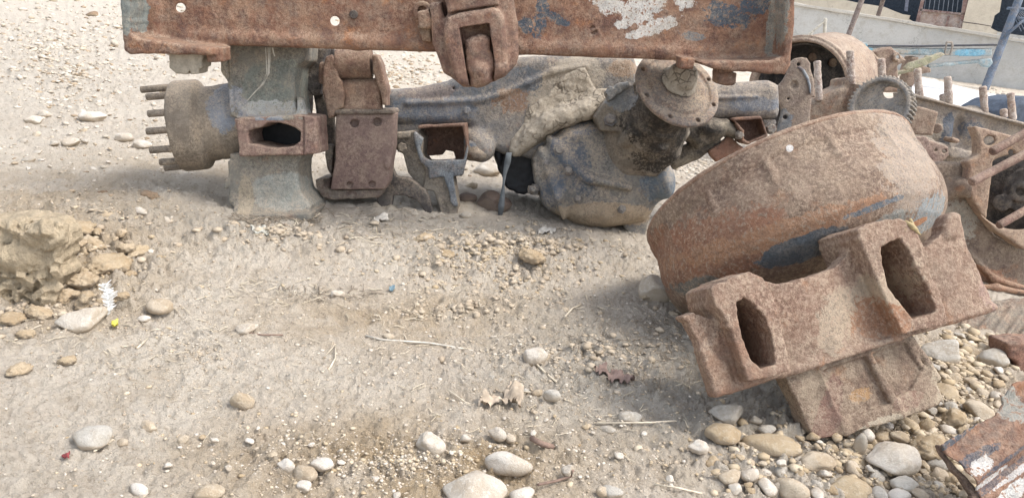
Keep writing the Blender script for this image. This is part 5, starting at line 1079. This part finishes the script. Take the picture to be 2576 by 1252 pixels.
# ---------------------------------------------------------------- retaining wall, building, poles, implement
def zat(P, ypix):
    """height at ground point P whose photo row is ypix"""
    lo, hi = -1., 5.
    for _ in range(40):
        m = (lo+hi)/2; y = topix(np.array([[P[0], P[1], m]]))[1][0]
        if y > ypix: lo = m
        else: hi = m
    return m
class UFrame(Frame):
    def __init__(s, o, au, scale): s.o = np.array(o, float); s.s = scale; au = np.array([au[0], au[1], 0.]); s.au = au/np.linalg.norm(au); s.av = np.array([0, 0, -1.]); s.aw = np.cross(s.au, s.av); s.A = np.array([s.au, s.av, s.aw])
PA, PB = GP(2100, 152), GP(2576, 232); au_ = (PB-PA)/np.linalg.norm(PB-PA)
A_, B_ = PA-au_*6, PB+au_*5
hA, hB = zat(PA, 29), zat(PB, 107)
def slabbox(name, P, Q, z0, z1a, z1b, th, mat, parent, sub=60, rough=.0, zb0=None):
    """upright slab from P to Q with top sloping from z1a to z1b; thickness th away from the viewer"""
    P, Q = np.array(P, float), np.array(Q, float); u = (Q-P)/np.linalg.norm(Q-P); nrm = np.array([-u[1], u[0], 0])
    V, F = [], []; ns = sub
    for i in range(ns+1):
        t = i/ns; c = P+(Q-P)*t; top = z1a+(z1b-z1a)*t+rough*rng.normal()
        for a, z in ((0, z0), (0, top), (th, top), (th, z0)): q = c+nrm*a; V.append((q[0], q[1], z))
    for i in range(ns):
        for j in range(4): F.append((i*4+j, i*4+(j+1) % 4, i*4+4+(j+1) % 4, i*4+4+j)[::-1])
    F += [(0, 1, 2, 3), (ns*4+3, ns*4+2, ns*4+1, ns*4)]
    return mk(name, V, F, mat, parent, smooth=False)
def concrete(name, c1, c2, st, sc_=1.):
    m, t, b = _nodes(name); n = NB(t); n1 = n.noise(1.6*sc_, 8, .65); n2 = n.noise(12*sc_, 7, .7); n3 = n.noise(70*sc_, 6, .75)
    c = n.mix(n.step(n1, .35, .65), c1, c2); c = n.mix(n.m('MULTIPLY', n.step(n2, .48, .68), .5), c, st); c = n.mix(n.m('MULTIPLY', n.step(n3, .5, .7), .3), c, tuple(v*.6 for v in st))
    cr = n.step(n.voro(1.1*sc_, 'DISTANCE_TO_EDGE', vec=n.vm('ADD', n.P, n.vm('SCALE', n.noise(3, 5, .7, col=True), sc=.6))), .006, .0)
    c = n.mix(n.m('MULTIPLY', cr, .6), c, tuple(v*.4 for v in st)); t.links.new(c, b.inputs['Base Color']); t.links.new(n.bump(n2, .6, .02), b.inputs['Normal']); return m
MW1 = concrete('grey_wall_render', (.42, .415, .395), (.52, .51, .48), (.36, .33, .28))
T = thing('retaining_wall', 'low grey concrete retaining wall crossing behind the scrap in front of the building', 'wall', ((PA+PB)/2))
dz = (hB-hA)/np.linalg.norm(PB-PA); la, lb = 6, np.linalg.norm(PB-PA)+5
slabbox('wall_body', A_, B_, -.4, hA-6*dz-.03, hB+5*dz-.03, .22, MW1, T, rough=.006)
nb_ = np.array([-au_[1], au_[0], 0]); slabbox('coping', A_-nb_*.025, B_-nb_*.025, 0, 0, 0, .27, concrete('pale_coping', (.50, .47, .41), (.58, .55, .49), (.40, .35, .28)), T, rough=0) if False else None
V, F = [], []
for i in range(81):
    t = i/80; c = A_+(B_-A_)*t; z = hA-6*dz+(hB+5*dz-hA+6*dz)*t-.03+.003; w_ = .004*rng.normal(); h_ = .03+.004*rng.normal()
    for a, zz in ((-.03+w_, z), (-.03+w_, z+h_), (.25, z+h_), (.25, z)): q = c+nb_*a; V.append((q[0], q[1], zz))
for i in range(80):
    for j in range(4): F.append((i*4+j, i*4+(j+1) % 4, i*4+4+(j+1) % 4, i*4+4+j)[::-1])
F += [(0, 1, 2, 3), (323, 322, 321, 320)]
mk('coping', V, F, concrete('pale_coping', (.48, .45, .40), (.55, .52, .46), (.40, .35, .28)), T, smooth=False)
# pale concrete apron in front of the wall
pts = [GP(x, y) for x, y in Z('D', (1420, 672), (1669, 735), (1931, 803), (2140, 849), (2900, 980), (2900, 1500), (1900, 1200), (1420, 900))]
V = [(p[0], p[1], .07) for p in pts]+[(p[0], p[1], -.05) for p in pts]; n_ = len(pts)
o = mk('concrete_apron', V, [tuple(range(n_))[::-1], tuple(range(n_, 2*n_))]+[(i, (i+1) % n_, n_+(i+1) % n_, n_+i) for i in range(n_)], concrete('pale_apron', (.54, .53, .52), (.62, .61, .59), (.52, .49, .45)), smooth=False); tag(o, kind='structure')
grit('rubble', 420, [(2440, 232, 130, 16), (2330, 210, 60, 14), (2520, 250, 70, 14), (2250, 190, 60, 14), (2050, 125, 60, 20)], 6, 26, GA, 31, 'loose white rubble and dirt along the foot of the grey wall')
# building
off = 2.4; UO = PA+nb_*off
fu = UFrame(UO, au_, .005)
def fpoly(pts, w0, w1, name, mat, par, r=0):
    P = [fu.q(x, y, w0) for x, y in pts]; n = len(P); V = [fu.W((p[0], p[1], w0)) for p in P]+[fu.W((p[0], p[1], w1)) for p in P]
    a = sum(P[i][0]*P[(i+1) % n][1]-P[(i+1) % n][0]*P[i][1] for i in range(n))
    Fs = [tuple(range(n)), tuple(range(n, 2*n))[::-1]]+[(i, n+i, n+(i+1) % n, (i+1) % n) for i in range(n)]
    if a > 0: Fs = [f[::-1] for f in Fs]
    return mk(name, V, Fs, mat, par, smooth=False)
MC = concrete('cream_render', (.56, .49, .385), (.62, .55, .44), (.47, .40, .31)); MCD = plain('room_shade', (.035, .045, .06), .7)
B = thing('building', 'cream rendered building with dark unglazed openings and a rusty door behind the grey wall', 'building', UO)
def D_(*p): return Z('D', *p)
# wall below the first opening, pier, lintel bands and far parts beyond the frame
fpoly(D_((200, -110), (860, -6), (1010, 28), (1100, 40), (1210, 58), (1290, 92), (1360, 118), (1425, 128), (1415, 160), (1470, 190), (1470, 330), (200, 130)), 0, 50, 'wall', MC, B)
fpoly(D_((1850, 240), (1862, 180), (1908, -6), (1915, -60), (2188, -60), (2172, 40), (2162, 100), (2120, 130), (2112, 170), (2090, 232), (2150, 262), (2362, 300), (2362, 420), (1835, 330)), 0, 50, 'wall', MC, B)
fpoly(D_((2140, 268), (2400, 300), (2900, 370), (2900, 560), (2140, 420)), -6, 0, 'plinth', MW1, B)
fpoly(D_((1835, 255), (1470, 190), (1470, 360), (1835, 420)), 4, 50, 'doorstep', MC, B)
fpoly(D_((200, -1500), (3300, -1500), (3300, 900), (200, 500)), 120, 130, 'room_backing', MCD, B)  # near-black sheet paints the room's shade behind the openings
fpoly(D_((200, -900), (3300, -500), (3300, -300), (200, -640)), 0, 60, 'lintel', MC, B)
MDR = metal('rusty_door', (.24, .13, .12), (.31, .19, .17), (.42, .38, .36), dust=.3, scl=.25, orange=.3, pit=0)
door = fpoly(D_((1500, 88), (1880, 122), (1835, 252), (1472, 186)), 10, 16, 'door', metal('door_panel', (.45, .34, .30), (.55, .49, .46), (.33, .18, .13), dust=.4, scl=.2, orange=.4, pit=0), B)
for pts in (D_((1530, -60), (1560, -60), (1500, 190), (1470, 186)), D_((1872, -60), (1912, -60), (1852, 258), (1822, 252)), D_((1506, 72), (1884, 112), (1878, 128), (1500, 92)), D_((1735, 130), (1752, 132), (1728, 238), (1710, 234))): fpoly(pts, 4, 10, 'frame', MDR, door)
for i in range(9):
    x = 1560+i*38; fpoly(D_((x, -60), (x+5, -60), (x-16, 84+i*4), (x-21, 84+i*4)), 12, 13, 'bar', plain('grey_bar', (.2, .22, .25)), door)
fpoly(D_((1395, -60), (1425, -60), (1405, 96), (1378, 92)), 20, 34, 'post', plain('blue_grey_post', (.16, .17, .21)), B)
fpoly(D_((1862, 178), (1990, 196), (2092, 214), (2092, 220), (1990, 203), (1860, 186)), -.4, 0, 'wall_crack', plain('crack_dark', (.12, .10, .09)), B)
# poles
def pole(lab, x0, y0, x1, y1, rpx, col, d=None, grp=None, dtop=None):
    a, b_ = Z1('D', x0, y0), Z1('D', x1, y1); d = d or DG(*b_)*.93; lo = WP(*b_, d); hi = WP(*a, dtop or d*.985); ext = hi+(hi-lo)*1.6
    t = thing('steel_pole', lab, 'pole', lo, grp); lo2 = lo-(hi-lo)/np.linalg.norm(hi-lo)*.25
    tube('pole_tube', [lo2, lo, (lo+hi)/2, hi, ext], rpx*.3062*d/FPX, col, t, seg=16, wob=.004); return t
MP = metal('brown_pole', (.22, .18, .17), (.28, .235, .22), dust=.3, orange=.15, scl=.5); MPB = metal('blue_pole', (.10, .16, .25), (.15, .21, .30), (.2, .2, .22), dust=.2, orange=.1, scl=.5, pit=.1)
pole('thicker leaning brown steel pole rising behind the rear drum', 1032, -6, 898, 345, 21, MP, 8.2)
pole('short brown pole behind the coping of the grey wall', 1206, -6, 1160, 140, 17, MP, 9.9)
t = pole('blue steel pole with braces in front of the wall at the right', 2335, -40, 2052, 700, 31, MPB)
dd = DG(*Z1('D', 2052, 700))*.93
for a, b_ in (((2225, 70), (2480, 82)), ((2205, 300), (2480, 60)), ((2300, 150), (2480, 165))): tube('brace', [WP(*Z1('D', *a), dd*.985), WP(*Z1('D', *b_), dd*.985)], 12*.3062*dd/FPX, MPB, t, seg=12)
for i in range(7): tube('wire', [WP(*Z1('D', 2255+i*14, 85), dd*.985), WP(*Z1('D', 2340+i*30, 260-i*6), dd*.985)], 3*.3062*dd/FPX, MPB, t, seg=6)
# blue farm implement
T = thing('farm_implement', 'faded sky-blue farm implement frame with long rails lying before the wall', 'farm implement', WP(2330, 190, 6.3))
MBL2 = metal('faded_sky_blue', (.22, .34, .39), (.32, .43, .47), (.42, .39, .34), dust=.4, orange=.12, scl=.5, pit=.1, patches=[(2230, 130, 6.5, 60, 8, 0, (.36, .34, .30), .7), (2440, 132, 6.5, 40, 10, 0, (.14, .34, .46), .3), (2170, 124, 6.5, 26, 8, 0, (.12, .32, .42), .3)])
fm = Frame(2330, 130, 6.5, 18); MBK = plain('black_rail', (.03, .03, .035), .6)
g = Solid(fm, 2); g.ext(Z('D', (935, 388), (1400, 398), (2000, 402), (2105, 400), (2100, 460), (1980, 468), (1500, 455), (940, 428)), 0, 22, r=2, jag=.3); g.build('rail', MBL2, T, amp=.002, sc_=12)
g = Solid(fm, 2); g.ext(Z('D', (935, 372), (1500, 378), (2150, 366), (2150, 378), (1500, 390), (935, 384)), -2, 24, r=1.5); g.build('top_rail', MBK, T, amp=.001)
g = Solid(fm, 2); g.cyl((*Z1('D', 1570, 545), 8), (*Z1('D', 2020, 500), 8), 5); g.ext(Z('D', (1990, 490), (2100, 480), (2110, 520), (2080, 560), (2030, 550), (1995, 520)), 0, 14, r=3); g.build('lower_pipe', MBL2, T, amp=.002)
g = Solid(fm, 2); g.cap([(*Z1('D', 1560, 470), -30), (*Z1('D', 1500, 560), -20), (*Z1('D', 1240, 620), -10)], 5); g.ext(Z('D', (1380, 560), (1420, 520), (1690, 430), (1720, 450), (1560, 540), (1400, 580)), -40, -28, r=2); g.build('draw_bar', metal('yellow_green_bar', (.36, .37, .20), (.42, .40, .28), (.30, .26, .20), dust=.5, scl=.5, orange=.2), T, amp=.002)
g = Solid(fm, 2)
for a, b_ in (((1725, 350), (1765, 348)), ((1765, 348), (1775, 380)), ((1775, 380), (1755, 450)), ((1725, 350), (1722, 380)), ((1722, 380), (1712, 450)), ((1712, 450), (1755, 450))): g.cap([(*Z1('D', *a), -8), (*Z1('D', *b_), -8)], 2.6)
g.build('shackle', M_R2, T, amp=.002)
g = Solid(fm, 2); g.ext(Z('D', (1000, 370), (1010, 330), (1026, 320), (1030, 350), (1080, 355), (1082, 385), (1040, 392), (1030, 412), (1005, 405)), -6, 10, r=2); g.rev((*Z1('D', 1150, 358), 4), (0, 0, 1), [(6, -1.4), (8, -1.4), (8, 1.4), (6, 1.4)]); g.build('clamp', MBL2, T, amp=.001)
g = Solid(fm, 2); g.ext(Z('D', (1395, 590), (1440, 470), (1500, 470), (1510, 540), (1600, 560), (1600, 600), (1480, 620), (1450, 720), (1395, 720)), 0, 40, r=4, jag=1); g.build('standard', M_R1, T, amp=.003, sc_=20)
# little frame and crates by the wall
T = thing('wooden_trestle', 'small pale wooden trestle with a slanting brace near the wall', 'trestle', WP(2060, 108, 7.4))
MWD = plain('grey_wood', (.42, .39, .33)); ft = Frame(2060, 90, 7.4, 18)
for nme, a, b_, r_ in (('leg', (730, 160), (716, 375), 4.2), ('leg', (610, 285), (616, 375), 4.2), ('brace', (726, 172), (575, 300), 3.4), ('rail', (612, 300), (718, 332), 4), ('rail', (585, 340), (720, 352), 3.6)):
    g = Solid(ft, 1.6); g.cap([(*Z1('D', *a), 0), (*Z1('D', *b_), 0)], r_); g.build(nme, MWD, T, amp=.001)
for lab, x0, x1, y0, y1, col in (('small blue-green tin crate left of the leaning pole', 750, 802, 306, 362, (.28, .42, .42)), ('small grey open crate between the tin crate and the leaning pole', 832, 880, 298, 358, (.34, .33, .30))):
    t = thing('crate', lab, 'crate', WP(*Z1('D', (x0+x1)/2, y1), 7.6)); g = Solid(Frame(2100, 100, 7.6, 18), 1.5); g.ext(Z('D', (x0, y0), (x1, y0), (x1, y1+10), (x0, y1+10)), 0, 26, r=1.5); g.ext(Z('D', (x0+6, y0+6), (x1-6, y0+6), (x1-6, y0+26), (x0+6, y0+26)), -5, 12, op='-'); g.build('crate_box', plain('crate_paint', col), t, amp=.001)
# ---------------------------------------------------------------- litter on the ground
def gz(x, y):
    g = GP(x, y); z = float(terrain(g[0], g[1])[0]); return GP(x, y, z), DG(x, y, z)
def straw_mesh(name, n, zones, lmin, lmax, mat, seed, label):
    r = np.random.default_rng(seed); V, F = [], []; z = np.array(zones)[r.integers(len(zones), size=n)]
    th, rr = r.uniform(0, 2*np.pi, n), np.sqrt(r.uniform(size=n)); x, y = z[:, 0]+z[:, 2]*rr*np.cos(th), z[:, 1]+z[:, 3]*rr*np.sin(th)
    for i in range(n):
        g = GP(x[i], y[i]); d = DG(x[i], y[i])
        if d > 6: continue
        a = r.uniform(0, 6.28); L = r.uniform(lmin, lmax)*d/FPX; w_ = r.uniform(.5, 1.6)*d/FPX; dr = np.array([math.cos(a), math.sin(a), 0]); sd_ = np.array([-dr[1], dr[0], 0]); bend = r.normal()*.07
        P = [g+dr*L*(t-.5)+sd_*bend*L*(t-.5)**2*2 for t in (0, .33, .66, 1)]; zz = terrain([p[0] for p in P], [p[1] for p in P]); b0 = len(V)
        for j, p in enumerate(P):
            zc = max(zz)*.6+zz[j]*.4+.0025
            for s1, s2 in ((-1, 0), (0, 1), (1, 0)): q = p+sd_*s1*w_; V.append((q[0], q[1], zc+s2*w_*.8-.0004))
        for j in range(3):
            for k in range(3): F.append((b0+j*3+k, b0+j*3+(k+1) % 3, b0+j*3+3+(k+1) % 3, b0+j*3+3+k))
    o = mk(name, V, np.array(F, np.int32), mat, smooth=False); return tag(o, label, 'dry straw', kind='stuff')
straw_mesh('dry_straw', 430, [(950, 600, 300, 50), (1450, 950, 330, 120), (300, 870, 300, 90), (800, 880, 500, 150), (1288, 1000, 1100, 220), (1150, 780, 400, 60), (700, 740, 180, 40), (1350, 1060, 300, 60), (900, 590, 260, 40)], 8, 42, grit_mat('straw', (.50, .42, .30), (.64, .56, .43)), 21, 'pale dry straw and stalks scattered over the dust')
straw_mesh('dry_straw', 600, [(900, 575, 300, 40), (690, 562, 120, 14), (690, 562, 120, 14), (1450, 540, 200, 50), (820, 745, 130, 22), (1560, 900, 260, 90), (1680, 860, 120, 60), (180, 580, 220, 80)], 8, 44, grit_mat('dark_straw', (.20, .165, .125), (.34, .28, .21)), 22, 'dark weathered stalks and bark bits matted under the scrap')
def twig(lab, pts, rpx, mat, name='twig', cat='twig', lift=.003):
    P = []
    for x, y in pts: g, d = gz(x, y); P.append(g+np.array([0, 0, lift]))
    d = DG(*pts[0]); o = tube(name, P, rpx*d/FPX, mat, None, seg=8); c = np.mean(P, 0)
    for v in o.data.vertices: v.co = v.co-Vector(c)
    o.location = c; return tag(o, lab, cat)
MTW = plain('pale_stalk', (.58, .50, .38)); MTB = plain('brown_stick', (.22, .15, .115))
twig('long pale stalk bent like a V on the bare dust left of centre', [(812, 905), (845, 870), (843, 905), (826, 935)], 2, MTW)
twig('pale straight stalk beside the bottom pebbles right of centre', [(1645, 1222), (1700, 1230), (1765, 1245)], 2.4, MTW)
twig('thin stalk slanting down to the crumpled leaf', [(1128, 985), (1170, 1015), (1210, 1030)], 2, MTW)
twig('short split stalk left of the half buried tan stone', [(345, 880), (372, 855)], 2.4, MTW)
twig('pair of straight stalks below the grey cobble', [(236, 1140), (285, 1110)], 2.6, MTW)
twig('fallen stalk under the upright whitish rock', [(1330, 900), (1370, 940), (1400, 965)], 2.6, MTW)
twig('stalk reaching the grey flake at right of centre', [(1500, 1068), (1640, 1066), (1700, 1062)], 2.4, MTW)
twig('pale stalk leaning in front of the hub corner', [(1420, 800), (1440, 778), (1460, 770)], 2.2, MTW)
twig('dark curved stalk left of the long plastic strip', [(620, 840), (660, 846), (712, 846)], 2, MTB)
twig('thick broken brown stick on the ochre earth', [(1335, 1114), (1360, 1128), (1388, 1136)], 7.5, MTB, 'stick', 'stick', .008)
twig('curled brown bark strip near the bottom edge', [(1352, 1228), (1400, 1218), (1436, 1206), (1440, 1192)], 3.6, MTB, 'stick', 'stick', .006)
# crumpled pale leaf, plastic strip, rags, scraps, feather
def rag(name, lab, cat, pts, mat, amp, seed, hgt=.008, n=26):
    """crumpled sheet over the ground inside a photo outline"""
    r = np.random.default_rng(seed); A = np.array(pts, float); x0, y0 = A.min(0); x1, y1 = A.max(0); nx, ny = n, max(6, int(n*(y1-y0)/(x1-x0)*1.6)); gx, gy = np.meshgrid(np.linspace(x0, x1, nx), np.linspace(y0, y1, ny))
    sdv = polysdf([tuple(p) for p in A], gx.astype(np.float32), gy.astype(np.float32)); idx = -np.ones(gx.shape, int); V = []; 
    for j in range(ny):
        for i in range(nx):
            if sdv[j, i] < 2: idx[j, i] = len(V); V.append(GP(gx[j, i], gy[j, i]))
    V = np.array(V); p = V*np.array([1, 1, 1.]); p[:, 2] = seed*3.1; V[:, 2] = terrain(V[:, 0], V[:, 1])+.003+hgt*np.clip(.55+1.6*(np.abs(perlin(p*amp))*1.6-.15), 0, 1.6); m_ = len(V)
    V2 = V-[0, 0, .0015]; F = []
    for j in range(ny-1):
        for i in range(nx-1):
            q = (idx[j, i], idx[j, i+1], idx[j+1, i+1], idx[j+1, i])
            if min(q) >= 0: F.append(q[::-1]); F.append(tuple(v+m_ for v in q))
    c = V.mean(0); o = mk(name, np.concatenate([V, V2])-c, np.array(F, np.int32), mat); o.location = c; return tag(o, lab, cat)
rag('crumpled_leaf', 'curled brittle tan leaf left of the thin grey flake', 'leaf', [(1195, 1045), (1215, 1015), (1262, 1020), (1275, 990), (1302, 985), (1312, 1010), (1308, 1050), (1280, 1030), (1240, 1035)], plain('brittle_leaf', (.40, .325, .245)), 60, 3, .013)
rag('red_rag', 'dusty dark red rag scraps among the litter in front of the drum', 'rag', [(1488, 957), (1512, 944), (1530, 952), (1556, 948), (1592, 976), (1575, 988), (1540, 972), (1520, 966), (1500, 968)], plain('dusty_red_rag', (.25, .175, .145)), 70, 4, .008)
twig('long dry grey reed lying across the middle of the yard', [(920, 848), (960, 858), (1020, 862), (1080, 866), (1140, 876), (1190, 886)], 2.6, plain('grey_reed', (.50, .46, .39)), 'reed', 'reed')
rag('yellow_scrap', 'tiny bright yellow scrap below the feather', 'scrap', [(281, 824), (298, 822), (298, 834), (282, 834)], plain('bright_yellow', (.58, .52, .10)), 120, 6, .006, 10)
rag('dark_red_scrap', 'tiny dark red scrap at the lower left', 'scrap', [(156, 1156), (178, 1158), (174, 1168), (158, 1165)], plain('dark_red', (.22, .05, .05)), 120, 7, .005, 10)
rag('blue_scrap', 'tiny blue plastic scrap above the bare centre', 'scrap', [(978, 732), (992, 732), (990, 742), (978, 742)], plain('scrap_blue', (.17, .24, .27)), 120, 8, .006, 8)
rag('paper_scrap', 'small flat grey paper flake lying in front of the hub foot', 'paper', [(630, 588), (668, 582), (676, 602), (640, 608)], plain('grey_paper', (.40, .39, .34)), 40, 9, .004, 14)
rag('paper_scrap', 'pale paper flake in front of the square tube bracket', 'paper', [(936, 560), (972, 552), (978, 566), (944, 574)], plain('pale_paper', (.58, .53, .45)), 40, 10, .004, 14)
rag('paper_scrap', 'flat pale flake under the shadow of the differential', 'paper', [(1348, 590), (1375, 582), (1400, 594), (1378, 602), (1352, 600)], plain('pale_paper', (.52, .48, .41)), 40, 11, .004, 14)
T = thing('feather', 'white feather standing against the long pale rock beside the earth clods', 'feather', gz(270, 790)[0])
MF = plain('white_feather', (.74, .72, .68), .8, var=.06, bump=.2); g0, d0 = gz(272, 788); s0 = d0/FPX
sh = [WP(x, y, d0-.02-.0006*k) for k, (x, y) in enumerate(((270, 790), (272, 768), (271, 745), (264, 722), (258, 712)))]
tube('quill', sh, .0009, MF, T, seg=6)
V, F = [], []; rg = np.random.default_rng(2)
for i in range(46):
    t = i/45*3.9; k = min(int(t), 3); p = sh[k]*(1-(t-k))+sh[k+1]*(t-k); 
    for sgn in (-1, 1):
        L = (18 if sgn > 0 else 13)*s0*(math.sin(math.pi*min(1, .15+i/52))**.6)*(1+.25*rg.normal()); up_ = -CU*0+CU*(.5+.2*rg.normal())
        e = p+(CR*sgn*.86+up_)*L+CF*.004*rg.normal(); b0 = len(V); q = CU*2.0*s0
        V += [p-q, p+q, e+q*.5, e-q*.5, p-q+CF*.0006, p+q+CF*.0006, e+q*.5+CF*.0006, e-q*.5+CF*.0006]
        F += [(b0, b0+1, b0+2, b0+3), (b0+7, b0+6, b0+5, b0+4), (b0, b0+3, b0+7, b0+4), (b0+1, b0+5, b0+6, b0+2)]
mk('vane', V, np.array(F, np.int32), MF, T, smooth=False)
